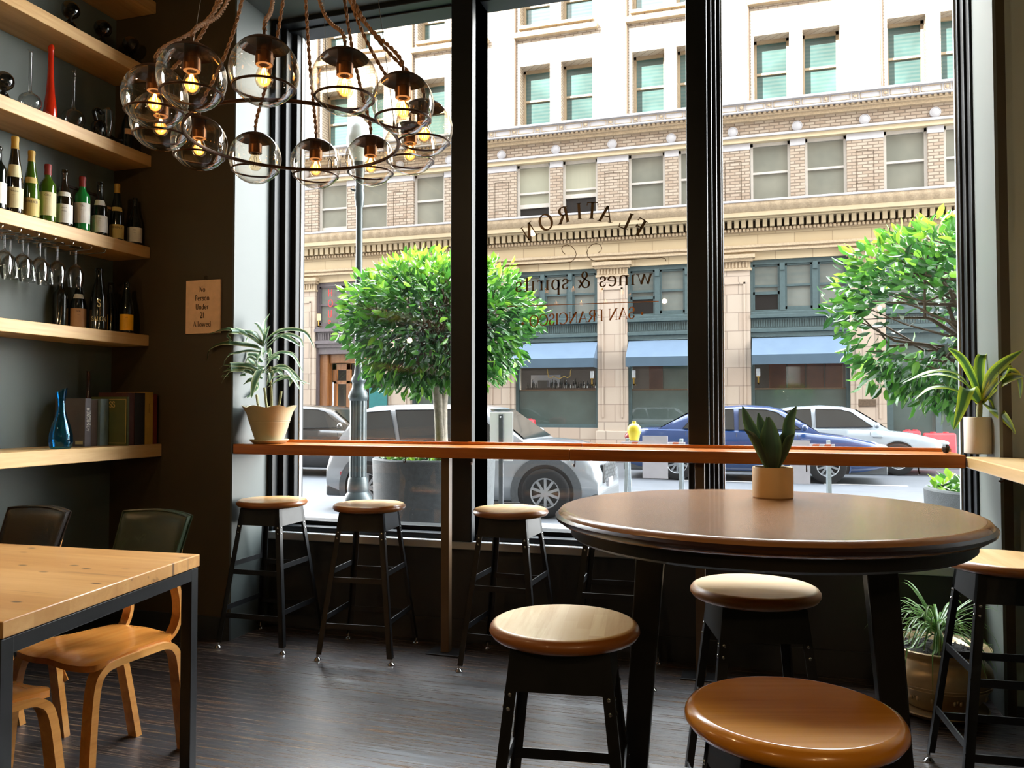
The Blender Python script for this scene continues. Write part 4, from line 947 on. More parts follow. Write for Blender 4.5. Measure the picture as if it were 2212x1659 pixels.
for (x0, x1, z0, z1) in ((.006, .009, .012, .25), (.235, .238, .012, .25), (.006, .238, .012, .015), (.006, .238, .247, .25)): mb.box(xg-x1, xg-x0, ya-.001, ya, SE+z0, SE+z1)
mb.build('gold_border', M['gold_ink'], tb, ob)
yy = yg+.02; Xn = xg-.012
for px1, m, ht_, lb in ((291, 'book_red', .285, 'dark red-brown book right of the green book'), (313, 'book_black', .285, 'black book between the red-brown and yellow books'), (331, 'book_yellow', .29, 'worn yellow book with dark spine lettering'), (340, 'book_rust', .28, 'rust red book last in the row against the wall')):
    y1 = min(atX(px1, 900, Xn).y, 3.765)
    book(0, 0, Xn, ht_, m, lb, .2, [('~~~~~', (.2, -.005), .012, 'spine')] if m == 'book_yellow' else None, 'ink', y0=yy, y1=max(y1, yy+.014)); yy = max(y1, yy+.014)
p = atX(203, 850, -3.53); t = standing('glass_bottle', 'thin dark amber bottle neck rising behind the books', 'bottle', -3.59+.02, p.y, SE)
MB().lathe([(0, 0), (.02, .001), (.022, .1), (.02, .2), (.012, .26), (.009, .3), (.009, .4), (.011, .405), (0, .406)], 20).build('body', M['amber'], t, smooth=60)
# ================================================================ indoor plants
random.seed(3)
def arching(o, az, L_, rise, droop, n=7, twist=0):
    """points of a leaf that rises then droops; az = heading"""
    h = V(math.cos(az), math.sin(az), 0); out = []
    for i in range(n):
        s = i/(n-1); out.append(o+h*(L_*(s*(1-.25*droop*s)))+V(0, 0, L_*(rise*s-droop*s*s)))
    return out
def keep(q):
    if q.x < XR+.012 and q.y > YF-.012: q = V(q.x, YF-.03, q.z) if q.y < YF+.09 else V(XR+.012, q.y, q.z)
    return V(q.x, min(q.y, 4.1), q.z)
# variegated plant in the ruffled pot, left end of the window counter
p = atY(582, 930, 3.89); t = thing('potted_plant', 'variegated white-edged plant in a ruffled tan clay pot on the window counter', 'potted plant', (p.x, 3.89, BZ)); o = t.location; c = V(o)
def ruff(r, z, a, j): return (r*(1+.035*math.sin(7*a)*(1 if j in (7, 8, 9, 10) else 0)), z+(.006*math.sin(7*a) if j in (7, 8, 9, 10) else 0))
pot = MB().lathe([(0, .016), (.078, .016), (.08, .03), (.1, .09), (.108, .118), (.110, .124), (.124, .17), (.142, .2), (.146, .206), (.136, .206), (.128, .19), (.12, .17), (0, .168)], 72, c, ruff)
po = pot.build('pot', M['clay'], t, o, smooth=60)
for z, r in ((.118, .1085), (.126, .1115)): MB().ring((c.x, c.y, c.z+z), r, .0015, 64, 6).build('pot_band', M['clay'], po, o)
MB().lathe([(0, 0), (.082, 0), (.098, .012), (.106, .02), (.104, .024), (.095, .018), (.08, .012), (0, .012)], 56, c).build('saucer', M['clay'], t, o, smooth=50)
MB().lathe([(0, .174), (.118, .172), (.12, .168)], 40, c).build('soil', M['soil'], t, o)
sb = c+V(0, 0, .17); st = MB()
canes = [(V(.015, 0, 0), V(.0, .0, .26)), (V(-.02, .01, 0), V(-.035, .0, .14)), (V(.04, .01, 0), V(.06, .02, .12)), (V(-.05, -.01, 0), V(-.085, 0, .1))]
lf = MB()
for a, b in canes: st.tube([sb+a, sb+a*.6+b*.5, sb+b], .007, 8)
st.build('stem', M['stemgreen'], t, o)
VL = [[(569,746),(541,724),(503,710),(448,721)],[(568,741),(546,718),(516,716),(498,724),(496,739)],[(567,754),(549,746),(503,741),(465,754),(453,779)],[(564,759),(536,756),(506,764),(473,798)],[(570,749),(582,729),(617,713),(658,718),(679,751)],[(574,741),(597,716),(632,712),(665,718)],[(574,746),(602,726),(627,734),(650,749)],[(577,751),(612,724),(643,731),(655,749)],[(572,777),(597,764),(617,762),(640,765)],[(574,782),(602,764),(632,769),(655,805)],[(574,807),(602,792),(627,802),(658,832)],[(577,807),(612,797),(632,817),(649,844)],[(578,830),(592,817),(622,815),(670,830)],[(569,802),(562,802),(551,827),(543,860)],[(564,802),(541,789),(516,787),(487,789)],[(562,802),(536,792),(506,797),(482,805)],[(559,815),(529,797),(506,812),(491,830)],[(559,802),(551,774),(534,772),(524,807)],[(570,772),(567,751),(558,767),(558,784)],[(569,749),(572,724),(559,701),(549,698)],[(570,741),(572,711),(574,696),(583,677)],[(572,736),(579,713),(584,703)],[(559,832),(554,821),(539,820),(525,831)],[(536,858),(532,843),(527,830)],[(573,797),(587,778),(601,772),(599,782)],[(574,805),(584,797),(605,802),(612,812)],[(578,832),(586,805),(582,827)],[(569,741),(551,716),(536,726),(506,749)],[(579,837),(602,822),(626,817),(625,835)],[(567,817),(546,802),(526,802),(506,817)],[(572,792),(556,789),(541,777),(534,754)],[(570,805),(559,792),(539,782),(524,794)],[(573,762),(578,756),(582,764),(581,782)],[(577,815),(589,807),(602,802),(607,815)],[(567,782),(554,767),(541,764),(516,762)]]
random.seed(8)
for k, pix in enumerate(VL):
    far_ = min(x for x, _ in pix) < 500
    dY = random.uniform(-.16, -.06) if far_ else random.uniform(-.10, .12)
    n = len(pix); big = k == 13
    Ys = [c.y+dY*(j/(n-1))**.8 for j in range(n)] if not big else [c.y-.02, c.y-.06, c.y-.15, c.y-.17]
    pts_ = [keep(q) for q in smooth_path([atY(x, y, Ys[j]) for j, (x, y) in enumerate(pix)], 4)]; m = len(pts_); w = .05 if big else random.uniform(.03, .04)
    lf.blade(pts_, [max(.003, w*math.sin(PI*min(1, .12+.88*(j/(m-1))))**.7) for j in range(m)], V(random.uniform(-.2, .2), 1, random.uniform(.3, 1.0)) if not big else V(1, 0, .1), .3, random.random())
lf.build('foliage', M['drac'], t, o, smooth=60, fix=False)

# lime striped plant in the white cylinder at the right end
p = atZ(2116, 975, BZ); t = thing('potted_plant', 'lime-edged plant in a cream cylinder pot on the right end of the window counter', 'potted plant', (.735, 3.95, BZ)); o = t.location
p = atY(2116, 975, 3.95); t.location.x = p.x; o = t.location; c = V(o)
MB().lathe([(0, 0), (.056, 0), (.059, .003), (.059, .155), (.057, .158), (.052, .158), (.051, .14), (0, .14)], 48, c).build('pot', M['pot_white'], t, o, smooth=40)
MB().lathe([(0, .146), (.0515, .145)], 32, c).build('soil', M['soil'], t, o)
MB().tube([c+V(0, 0, .14), c+V(.003, 0, .2), c+V(.005, 0, .235)], [.011, .012, .009], 10).build('stem', M['stemgreen'], t, o)
def px_leaf(mb, pix, Y, w, side, tint=.5, fold=.3):
    pts_ = smooth_path([atY(x, y, Y[i] if isinstance(Y, (list, tuple)) else Y) for i, (x, y) in enumerate(pix)], 5); n = len(pts_)
    mb.blade(pts_, [max(.003, w*math.sin(PI*min(1, .1+.9*(j/(n-1))))**.7) for j in range(n)], side, fold, tint)
lf = MB(); y0 = 3.95; S = V(0, 1, .35); S2 = V(.5, .6, .6)
px_leaf(lf, [(2122,862),(2095,800),(2075,770),(2048,752)], [y0,y0-.01,y0-.03,y0-.05], 0.044, V(.6,.3,.6))
px_leaf(lf, [(2124,862),(2140,815),(2170,783),(2210,756)], [y0,y0-.12,y0-.2,y0-.27], 0.044, V(-.6,.3,.6))
px_leaf(lf, [(2121,860),(2116,800),(2122,768),(2140,775)], [y0,y0+.01,y0+.02,y0+.03], 0.044, V(1,0,.1))
px_leaf(lf, [(2118,866),(2070,806),(2010,800),(1948,828)], [y0,y0-.02,y0-.06,y0-.11], 0.039, S)
px_leaf(lf, [(2118,868),(2080,822),(2030,806),(1985,815)], [y0,y0+.01,y0+.03,y0+.05], 0.034, S)
px_leaf(lf, [(2118,872),(2060,838),(2010,836),(1976,862)], [y0,y0-.03,y0-.06,y0-.09], 0.039, S)
px_leaf(lf, [(2118,872),(2100,845),(2086,845),(2076,880),(2060,928)], [y0,y0-.06,y0-.1,y0-.12,y0-.13], 0.060, V(1,.2,0))
px_leaf(lf, [(2122,868),(2150,825),(2180,802),(2200,820),(2204,860)], [y0,y0-.13,y0-.21,y0-.24,y0-.26], 0.052, V(-.3,.9,.2))
px_leaf(lf, [(2122,870),(2150,835),(2185,815),(2212,812)], [y0,y0-.13,y0-.21,y0-.27], 0.042, V(-.4,.6,.6))
px_leaf(lf, [(2124,868),(2146,865),(2160,900),(2156,942)], [y0,y0-.06,y0-.1,y0-.12], 0.044, V(1,.2,.1))
px_leaf(lf, [(2124,870),(2150,885),(2176,912),(2194,938)], [y0,y0-.13,y0-.2,y0-.23], 0.044, V(-.4,.9,.3))
px_leaf(lf, [(2122,864),(2108,830),(2100,790)], [y0,y0+.03,y0+.06], 0.039, V(1,0,.2)); px_leaf(lf, [(2123,864),(2135,825),(2150,800)], [y0,y0+.03,y0+.06], 0.039, V(1,0,.2))
lf.build('foliage', M['drac_lime'], t, o, smooth=60, fix=False)

# snake plant on the round table
p = atZ(1670, 1079, TZ); t = thing('potted_plant', 'dark snake plant in a low matte tan pot on the round table', 'potted plant', (p.x, p.y+.055, TZ)); o = t.location; c = V(o)
MB().lathe([(0, 0), (.052, 0), (.055, .003), (.0555, .083), (.0535, .086), (.049, .085), (.048, .07), (0, .07)], 48, c).build('pot', M['pot_tan'], t, o, smooth=40)
MB().lathe([(0, .075), (.0485, .074)], 32, c).build('soil', M['soil'], t, o)
lf = MB(); y0 = c.y
for pix, Y, w, sd in (
    ([(1662,1015),(1640,960),(1618,915),(1604,878)], [y0,y0-.01,y0-.02,y0-.03], .034, V(1,.2,.3)),
    ([(1665,1015),(1652,950),(1638,892)], [y0+.02]*3, .038, V(1,.1,0)),
    ([(1675,1015),(1700,950),(1705,910),(1720,878)], [y0,y0-.0,y0-.01,y0-.02], .034, V(1,-.2,.2)),
    ([(1672,1015),(1664,960),(1656,900)], [y0+.03]*3, .03, V(1,.2,0)),
    ([(1668,1015),(1664,960),(1661,900)], [y0-.025,y0-.03,y0-.025], .06, V(1,0,0)),
    ([(1665,1018),(1650,985),(1628,945),(1607,927)], [y0-.02,y0-.025,y0-.03,y0-.03], .022, V(1,0,1)),
    ([(1674,1018),(1693,980),(1703,950),(1716,938)], [y0-.01,y0-.02,y0-.03,y0-.03], .022, V(1,0,-1)),
    ([(1672,1018),(1688,965),(1694,930)], [y0+.01]*3, .03, V(1,0,0))):
    px_leaf(lf, pix, Y, w, sd, fold=.35)
lf.build('foliage', M['snake'], t, o, smooth=60, fix=False)

# floor pot with thin-leaved plant
p = atZ(2052, 1522, .02); t = thing('floor_plant', 'thin-leaved green plant in a round bronze-glazed pot on the floor', 'potted plant', (.675, 3.80, 0)); t.scale = (1, 1, .82); o = t.location; c = V(o)
po = MB().lathe([(0, .03), (.115, .03), (.14, .05), (.175, .1), (.196, .15), (.204, .2), (.2, .235), (.182, .262), (.166, .28), (.165, .292), (.182, .312), (.198, .326), (.2, .334), (.192, .338), (.178, .33), (.16, .31), (.15, .3), (0, .298)], 64, c).build('pot', M['bronze_clay'], t, o, smooth=60)
bm_ = MB()
for z, r in ((.152, .199), (.168, .203)): bm_.ring((c.x, c.y, z), r, .002, 64, 6)
for k in range(14):
    a = 2*PI*k/14
    for q in (-1, 0, 1): bm_.sphere(c+V(.178*math.cos(a+q*.07), .178*math.sin(a+q*.07), .108+.012*(1-abs(q))), .012, 8, 6, (.6, .6, 1.2))
bm_.build('relief_band', M['bronze_clay'], po, o)
MB().lathe([(0, 0), (.15, 0), (.175, .012), (.19, .03), (.185, .036), (.165, .022), (.14, .028), (0, .028)], 56, c).build('saucer', M['bronze_clay'], t, o, smooth=50)
so = MB().lathe([(0, .315), (.08, .312), (.165, .305)], 40, c).build('soil', M['soil'], t, o)
mb = MB()
for k in range(160):
    a, r = random.random()*2*PI, .16*math.sqrt(random.random()); mb.sphere(c+V(r*math.cos(a), r*math.sin(a), .312), random.uniform(.004, .008), 5, 4, (1, 1, .6))
mb.build('gravel', M['stone'], so, o)['kind'] = 'stuff'
sp = c+V(.0, -.02, .31); MB().lathe([(0, 0), (.034, 0), (.026, .02), (.013, .05), (.011, .13), (0, .135)], 14, sp).build('stem', M['stemgreen'], t, o)
lf = MB()
for i in range(95):
    az = random.random()*2*PI; Ln = random.uniform(.2, .4); up = random.uniform(.3, 1.5)
    pts_ = arching(sp+V(0, 0, random.uniform(.06, .13)), az, Ln, up, random.uniform(.75, 1.5), 8)
    pts_ = [V(min(q.x, XRW-.01), min(q.y, 4.12), max(q.z, .345 if (q.x-c.x)**2+(q.y-c.y)**2 < .05 else .1)) for q in pts_]
    lf.blade(pts_, [.005, .009, .01, .0095, .009, .007, .005, .001], V(-math.sin(az), math.cos(az), 0), .3, random.random())
lf.build('foliage', M['grassleaf'], t, o, smooth=60, fix=False)
# black rock on the counter
p = atY(2043, 962, 3.9); t = MB().sphere((p.x, 3.9, BZ+.0213), .022, 7, 5, (.8, .8, .95)); r = t.build('black_rock', M['stone'], None, (p.x, 3.9, BZ), smooth=0); r.location = (p.x, 3.9, BZ); tag(r, 'small black rock on the window counter left of the cream pot', 'ornament')
# ================================================================ street
GS, YB = -.13, 23.0
struct('sidewalk', MB().box(-26, 16, 4.34, 9.2, GS-.1, GS+.02), M['walk'])
struct('trim_kerb', MB().box(-26, 16, 9.2, 9.36, GS-.1, GS+.02), M['kerb'])
struct('street', MB().box(-26, 16, 9.36, 20.6, GS-.2, GS), M['road'])
struct('sidewalk_far', MB().box(-26, 16, 20.6, 23.2, GS-.2, GS+.06), M['walk'])
mb = MB()
for y in (12.6, 15.9):
    for k in range(16): mb.box(-25+2.6*k, -23.6+2.6*k, y, y+.12, GS, GS+.004)
tag(mb.build('road_marking', M['line']), 'dashed white lane lines on the grey road', 'road marking', kind='structure')
# our own building above the shop front: it keeps the lower facade opposite in shade
struct('wall_exterior_upper', MB().box(-26, 16, 4.34, 4.5, SOF+.16, 21.9), M['outwall'])
struct('wall_exterior_left', MB().box(-26, XWL-.12, 4.34, 4.5, GS, SOF+.16), M['outwall'])
struct('wall_exterior_right', MB().box(1.6, 16, 4.34, 4.5, GS, SOF+.16), M['outwall'])

# ---------------------------------------------------------------- planters and clipped ficus trees
random.seed(21)
def planter(c, r, z1, label, square=False):
    t = thing('planter', label, 'planter', (c.x, c.y, GS+.02)); o = t.location; z0 = GS+.02
    if square:
        MB().box(c.x-r, c.x+r, c.y-r, c.y+r, z0, z1-.04).build('body', M['planter'], t, o, bev=.01)
        mb = MB()
        for (a, b, d, e) in ((-r, r, -r, -r+.05), (-r, r, r-.05, r), (-r, -r+.05, -r+.05, r-.05), (r-.05, r, -r+.05, r-.05)): mb.box(c.x+a, c.x+b, c.y+d, c.y+e, z1-.04, z1)
        mb.build('rim', M['planter'], t, o, bev=.006)
    else: MB().lathe([(0, z0), (r*.93, z0), (r*.98, z1-.3), (r, z1-.01), (r-.01, z1), (r-.05, z1), (r-.055, z1-.06), (0, z1-.06)], 64, (c.x, c.y, 0)).build('body', M['planter'], t, o, smooth=40)
    MB().lathe([(0, z1-.045), (r-.06, z1-.05), (r-.055, z1-.06)], 32, (c.x, c.y, 0)).build('soil', M['soil'], t, o)
    lf = MB()
    for k in range(260):
        a, q = random.random()*2*PI, (r-.06)*math.sqrt(random.random()); b = V(c.x+q*math.cos(a), c.y+q*math.sin(a), z1-.05+random.random()*.1)
        az = random.random()*2*PI; h = V(math.cos(az), math.sin(az), random.uniform(.2, 1.2)).normalized(); L_ = random.uniform(.06, .11)
        lf.blade([b, b+h*L_*.5, b+h*L_], [.01, .05, .002], V(-math.sin(az), math.cos(az), 0), .3, random.uniform(.45, 1))
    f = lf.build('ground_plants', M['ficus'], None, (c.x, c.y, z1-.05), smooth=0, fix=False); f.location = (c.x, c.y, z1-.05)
    tag(f, 'low leafy ground plants filling the %s' % label.split(' standing')[0], 'plants', kind='stuff')
def ficus(cc, rx, ry, rz, base, label, n, hole=None, ztop=0):
    t = thing('clipped_tree', label, 'tree', base); o = t.location; cc = V(cc)
    tr = MB(); b = V(base); top = cc+V(0, 0, -rz*.55)
    for k in range(3):
        a = 2.1*k+.4; tr.tube(smooth_path([b+V(.008*math.cos(a), .008*math.sin(a), 0), b.lerp(top, .4)+V(.012*math.cos(a), .012*math.sin(a), 0), b.lerp(top, .75)+V(.05*math.cos(a), .04*math.sin(a), 0), top+V(.2*math.cos(a), .15*math.sin(a), .1)], 5), [.05-.0012*j for j in range(16)], 10)
    tr.build('trunk', M['bark'], t, o, smooth=60)
    br = MB()
    for k in range(70):
        d = V(random.gauss(0, 1), random.gauss(0, 1), random.gauss(.1, .8)).normalized(); e = cc+V(d.x*rx, d.y*ry, d.z*rz)*.86; s = cc+V(random.uniform(-.15, .15), random.uniform(-.1, .1), -rz*random.uniform(.1, .6))
        m_ = s.lerp(e, .5)+V(random.uniform(-.2, .2), random.uniform(-.2, .2), random.uniform(-.12, .2)); br.tube([s, s.lerp(m_, .6)+V(random.uniform(-.06, .06), 0, .05), m_, m_.lerp(e, .6)+V(random.uniform(-.06, .06), 0, random.uniform(-.06, .06)), e], [.014, .011, .009, .006, .003], 5)
    br.build('branches', M['twig'], t, o, smooth=60)
    lf = MB(); k = 0
    while k < n:
        d = V(random.gauss(0, 1), random.gauss(0, 1), random.gauss(0, 1)).normalized()
        lump = 1+.05*math.sin(7*d.x+3*d.z)+.05*math.sin(9*d.z-4*d.y+1)+.035*math.sin(15*d.x-11*d.z)
        q = random.uniform(.72, 1.03) if random.random() < .8 else random.uniform(.35, .8)
        p = cc+V(d.x*rx, d.y*ry, d.z*rz)*q*lump
        if hole and ((p.x-hole[0])/hole[2])**2+((p.z-hole[1])/hole[3])**2 < random.uniform(.4, 1.15) and random.random() < .93: k += 1; continue
        g = (d+V(random.uniform(-.8, .8), random.uniform(-.8, .8), random.uniform(-.9, .5))).normalized(); L_ = random.uniform(.06, .1); sd = g.cross(V(random.gauss(0, 1), random.gauss(0, 1), random.gauss(0, 1))).normalized()
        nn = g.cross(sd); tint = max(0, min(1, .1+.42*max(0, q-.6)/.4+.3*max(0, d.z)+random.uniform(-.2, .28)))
        lf.blade([p, p+g*L_*.3, p+g*L_*.7-nn*.004, p+g*L_-nn*.012], [.008, .04*L_/.1, .034*L_/.1, .002], sd, .35, tint); k += 1
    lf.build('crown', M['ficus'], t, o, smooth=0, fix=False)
Y1 = 6.15; c1 = atY(938, 990, Y1); planter(V(c1.x, Y1, 0), .50, .86, 'big round grey planter standing by the street lamp')
q1 = atY(947, 700, Y1); ficus((q1.x, Y1, q1.z), .80, .72, .575, (atY(955, 960, Y1).x, Y1, .82), 'clipped ball ficus tree in the round planter by the street lamp', 6000)
Y2 = 5.35; e2 = atY(2000, 1080, Y2-.1); planter(V(e2.x+.46, Y2, 0), .45, .79, 'round grey planter standing outside the right-hand pane')
q2 = atY(1800, 690, Y2); z2 = atY(2030, 680, Y2).z; cx2 = q2.x+.86; ficus((cx2, Y2, z2), .86, .6, .60, (cx2+.1, Y2, .75), 'clipped ball ficus tree outside the right-hand pane with a bare hollow', 5200, hole=(atY(2000, 680, Y2-.5).x, atY(2000, 690, Y2-.5).z, .34, .2))

# ---------------------------------------------------------------- street lamp
YL = 7.5; c = atY(774, 900, YL); c = V(c.x, YL, 0); zz = lambda y: atY(774, y, YL).z
t = thing('street_lamp', 'grey cast iron street lamp with fluted base and white urn globe', 'street lamp', (c.x, c.y, GS+.02)); o = t.location; z0 = GS+.02
MB().lathe([(0, z0), (.19, z0), (.19, z0+.1), (.15, z0+.14), (.15, zz(1085)), (.145, zz(1075)), (.105, zz(1062)), (.11, zz(1055)), (.098, zz(1035)), (.09, zz(1030))], 40, c).build('base', M['lamp_iron'], t, o, smooth=40)
def flute(r, z, a, j): return (r*(1-.10*(max(0, math.cos(10*a))**2)), z)
MB().lathe([(.088, zz(1032)), (.088, zz(1020)), (.086, zz(890)), (.088, zz(875)), (.088, zz(862))], 120, c, flute).build('fluted_shaft', M['lamp_iron'], t, o, smooth=30)
MB().lathe([(.088, zz(866)), (.098, zz(862)), (.104, zz(856)), (.092, zz(848)), (.066, zz(838)), (.06, zz(828)), (.078, zz(822)), (.066, zz(815)), (.045, zz(808)), (.038, zz(790)), (.034, zz(500)), (.033, zz(450)), (.043, zz(444)), (.043, zz(438)), (.05, zz(432)), (.052, zz(420)), (.045, zz(412)), (.05, zz(406)), (.043, zz(400)), (.05, zz(392)), (.045, zz(388)), (.052, zz(370)), (.07, zz(352)), (0, zz(350))], 32, c).build('pole', M['lamp_iron'], t, o, smooth=40)
MB().cyl(c+V(0, 0, zz(416)), c+V(-.09, -.02, zz(408)), .016, 12, .011).build('banner_arm', M['lamp_iron'], t, o)
MB().lathe([(.06, zz(353)), (.1, zz(335)), (.135, zz(312)), (.14, zz(300)), (.125, zz(292)), (.118, zz(282)), (.095, zz(270)), (.05, zz(263)), (.03, zz(255)), (0, zz(252))], 32, c).build('lamp_globe', M['lamp_glass'], t, o, smooth=60)

# ---------------------------------------------------------------- cars
def make_car(name, label, loc, body, belt, roof, Ld, Wd, wheels, wr, wins_, screen, rear, matb, rim='rim', clad=False, mini=False):
    t = thing(name, label, 'car', loc); hw = Wd/2
    def interp(P, x):
        for (a, b), (c_, d) in zip(P, P[1:]):
            if a <= x <= c_: return b+(d-b)*(x-a)/max(c_-a, 1e-6)
        return P[0][1] if x < P[0][0] else P[-1][1]
    def width(x): return hw*(1-.13*(abs(x)/(Ld/2))**5)
    def loft(fn, x0, x1, n, nm, m, par=t):
        vs = []; fs = []
        for i in range(n+1):
            ring = fn(x0+(x1-x0)*i/n); k = len(ring); vs += ring
        for i in range(n):
            for j in range(k-1): fs.append((i*k+j, i*k+j+1, (i+1)*k+j+1, (i+1)*k+j))
        fs += [tuple(range(k)), tuple(n*k+j for j in range(k))]
        mb = MB(); mb.add(vs, fs); return mb.build(nm, M[m], par, smooth=50)
    def bodyring(x):
        t_ = interp(belt, x); b = .2+.06*(abs(x)/(Ld/2))**6; w = width(x)
        half = [(.9*w, b), (.975*w, b+.07), (w, b+.22*(t_-b)/.6), (w*1.0, b+.55*(t_-b)), (.985*w, b+.8*(t_-b)), (.95*w, t_-.03), (.88*w, t_), (.4*w, t_+.015)]
        return [V(x, -y, z) for y, z in half]+[V(x, y, z) for y, z in reversed(half)]
    loft(bodyring, belt[0][0], belt[-1][0], 48, 'body', matb)
    H = max(z for _, z in roof); zb0 = min(z for _, z in roof)
    def yat(x, z): return width(x)*.9-.24*hw*max(0, z-interp(belt, x))/(H-zb0+.05)
    def roofring(x):
        zr_, zb_ = interp(roof, x), interp(belt, x)-.02; zr_ = max(zr_, zb_+.005)
        pts_ = [(yat(x, zb_+(zr_-zb_)*q)*(1 if q < .95 else .94), zb_+(zr_-zb_)*q) for q in (0, .3, .6, .85, .96)]+[(yat(x, zr_)*.6, zr_+.012)]
        return [V(x, -y, z) for y, z in pts_]+[V(x, y, z) for y, z in reversed(pts_)]
    loft(roofring, roof[0][0], roof[-1][0], 44, 'roof', matb)
    for s in (-1, 1):
        for poly in wins_:
            mb = MB(); P = [V(x, s*(yat(x, z)+.02), z) for x, z in poly]; cc = sum(P, V(0,0,0))/len(P)
            mb.add(P, [tuple(range(len(P)))]); wn = mb.build('side_window', M['carglass'], t, smooth=0)
            fr = MB(); fr.tube([p+V(0, s*.002, 0) for p in P], .008, 5, closed=True); fr.build('window_trim', M['tyre'], wn)
    for poly, nm in ((screen, 'windscreen'), (rear, 'rear_window')):
        (xa, za), (xb, zb_) = poly; d = V(xb-xa, 0, zb_-za); nr = V(-d.z, 0, d.x).normalized(); nr = nr if nr.z > 0 else -nr
        mb = MB(); mb.add([V(xa, -yat(xa, za)*.88, za)+nr*.016, V(xa, yat(xa, za)*.88, za)+nr*.016, V(xb, yat(xb, zb_)*.86, zb_)+nr*.016, V(xb, -yat(xb, zb_)*.86, zb_)+nr*.016], [(0,1,2,3)])
        mb.build(nm, M['carglass'], t, smooth=0)
    for x in wheels:
        for s in (-1, 1):
            y = s*(width(x)-.055)
            wh = MB().lathe([(wr*.62, -.095), (wr*.9, -.1), (wr*.985, -.085), (wr, -.05), (wr, .05), (wr*.985, .085), (wr*.9, .1), (wr*.62, .095), (wr*.62, -.095)], 40)
            wh.v = [(x+a, y+s*c_, wr+b) for a, b, c_ in wh.v]; w_ = wh.build('wheel', M['tyre'], t, smooth=40)
            rm = MB(); rm.lathe([(wr*.56, .05), (wr*.64, .07), (wr*.64, .09), (wr*.6, .095), (wr*.56, .08)], 40); rm.lathe([(0, .02), (wr*.6, .02), (wr*.6, .03), (0, .03)], 32)
            for k in range(10):
                a = 2*PI*(k//2)/5+(.17 if k % 2 else -.17); rm.bar((wr*.1*math.cos(a), wr*.1*math.sin(a), .075), (wr*.58*math.cos(2*PI*(k//2)/5+(.3 if k % 2 else -.3)), wr*.58*math.sin(2*PI*(k//2)/5+(.3 if k % 2 else -.3)), .07), wr*.11, .03, (0, 0, 1))
            rm.lathe([(0, .06), (wr*.17, .06), (wr*.15, .09), (0, .095)], 20); rm.v = [(x+a, y+s*c_, wr+b) for a, b, c_ in rm.v]
            rm.build('rim', M[rim], w_, smooth=40)
            # wheel opening: dark recess and its arch lip
            ow, ar = width(x)+.003, wr*1.16; wo = lambda xx: width(xx)+.004
            mb = MB(); mb.add([V(x, s*wo(x), wr)]+[V(x+ar*math.cos(q), s*wo(x+ar*math.cos(q)), max(.18, wr+ar*math.sin(q))) for q in [2*PI*i/40 for i in range(40)]], [(0, i+1, (i+1) % 40+1) for i in range(40)])
            mb.build('wheel_well', M['shop_dark'], t, smooth=0)
            a2 = wr*(1.46 if clad else 1.22); mb = MB(); pa = [(-.35+3.84*i/28) for i in range(29)]
            vs = []
            for q in pa:
                for rr, oo in ((ar-.005, .012), (a2, .014), (a2, -.01)): vs.append(V(x+rr*math.cos(q), s*(wo(x+rr*math.cos(q))+oo), max(.19, wr+rr*math.sin(q))))
            mb.add(vs, [(3*i+j, 3*i+j+1, 3*i+j+4, 3*i+j+3) for i in range(28) for j in range(2)]); mb.build('wheel_arch', M['cladding' if clad else matb], t, smooth=40)
    for s in (-1, 1):
        xf, xr = belt[-1][0], belt[0][0]
        if mini:
            MB().sphere((xf-.27, s*hw*.80, .70), .16, 24, 14, (1.1, .6, .75)).build('headlamp', M['lamp_clear'], t, smooth=80)
            MB().sphere((xf-.14, s*hw*.72, .42), .06, 16, 10, (.6, 1, 1)).build('fog_lamp', M['lamp_clear'], t)
            MB().box(xf-.62, xf-.50, s*(width(xf-.5)+.0)-.01, s*(width(xf-.5)+.0)+.018, .50, .56).build('side_repeater', M['lamp_amber'], t, bev=.004)
            MB().box(xr+.25, xr+.42, s*(width(xr+.3))-.012, s*(width(xr+.3))+.012, .47, .52).build('reflector', M['lamp_red'], t, bev=.004)
        else:
            MB().sphere((xf-.16, s*hw*.72, interp(belt, xf-.25)-.09), .13, 20, 12, (1.5, .8, .55)).build('headlamp', M['lamp_clear'], t, smooth=80)
        MB().sphere((xr+.10, s*hw*.78, interp(belt, xr+.15)-.10), .12, 20, 12, (.9, .8, .7)).build('tail_lamp', M['lamp_red'], t, smooth=80)
        xm_ = screen[0][0]-.22; zm = interp(belt, xm_)+.09
        MB().sphere((xm_, s*(hw+.06), zm), .09, 16, 10, (.7, 1, .75)).build('door_mirror', M[matb], t, smooth=80)
        dl = MB()
        for xd in body: dl.tube([(xd, s*(width(xd)+.001), .33), (xd, s*(width(xd)*1.0+.001), .6), (xd+.01, s*(width(xd)*.965), interp(belt, xd)-.05)], .004, 5)
        dl.build('door_seam', M['cladding'], t)
        for xd in body[1:]: MB().box(xd+.06, xd+.24, s*(width(xd)*.99)-.012, s*(width(xd)*.99)+.022, interp(belt, xd)-.16, interp(belt, xd)-.13).build('door_handle', M[matb], t, bev=.005)
    MB().box(belt[-1][0]-.03, belt[-1][0]+.015, -hw*.5, hw*.5, .42, .66).build('grille', M['tyre'], t, bev=.01)
    MB().box(belt[-1][0]-.02, belt[-1][0]+.03, -.16, .16, .36, .47).build('number_plate', M['panelwhite'], t)
    MB().box(belt[0][0]-.02, belt[-1][0]+.01, -hw*.86, hw*.86, .17, .33).build('bumper_skirt', M['cladding'], t, bev=.03)
    return t
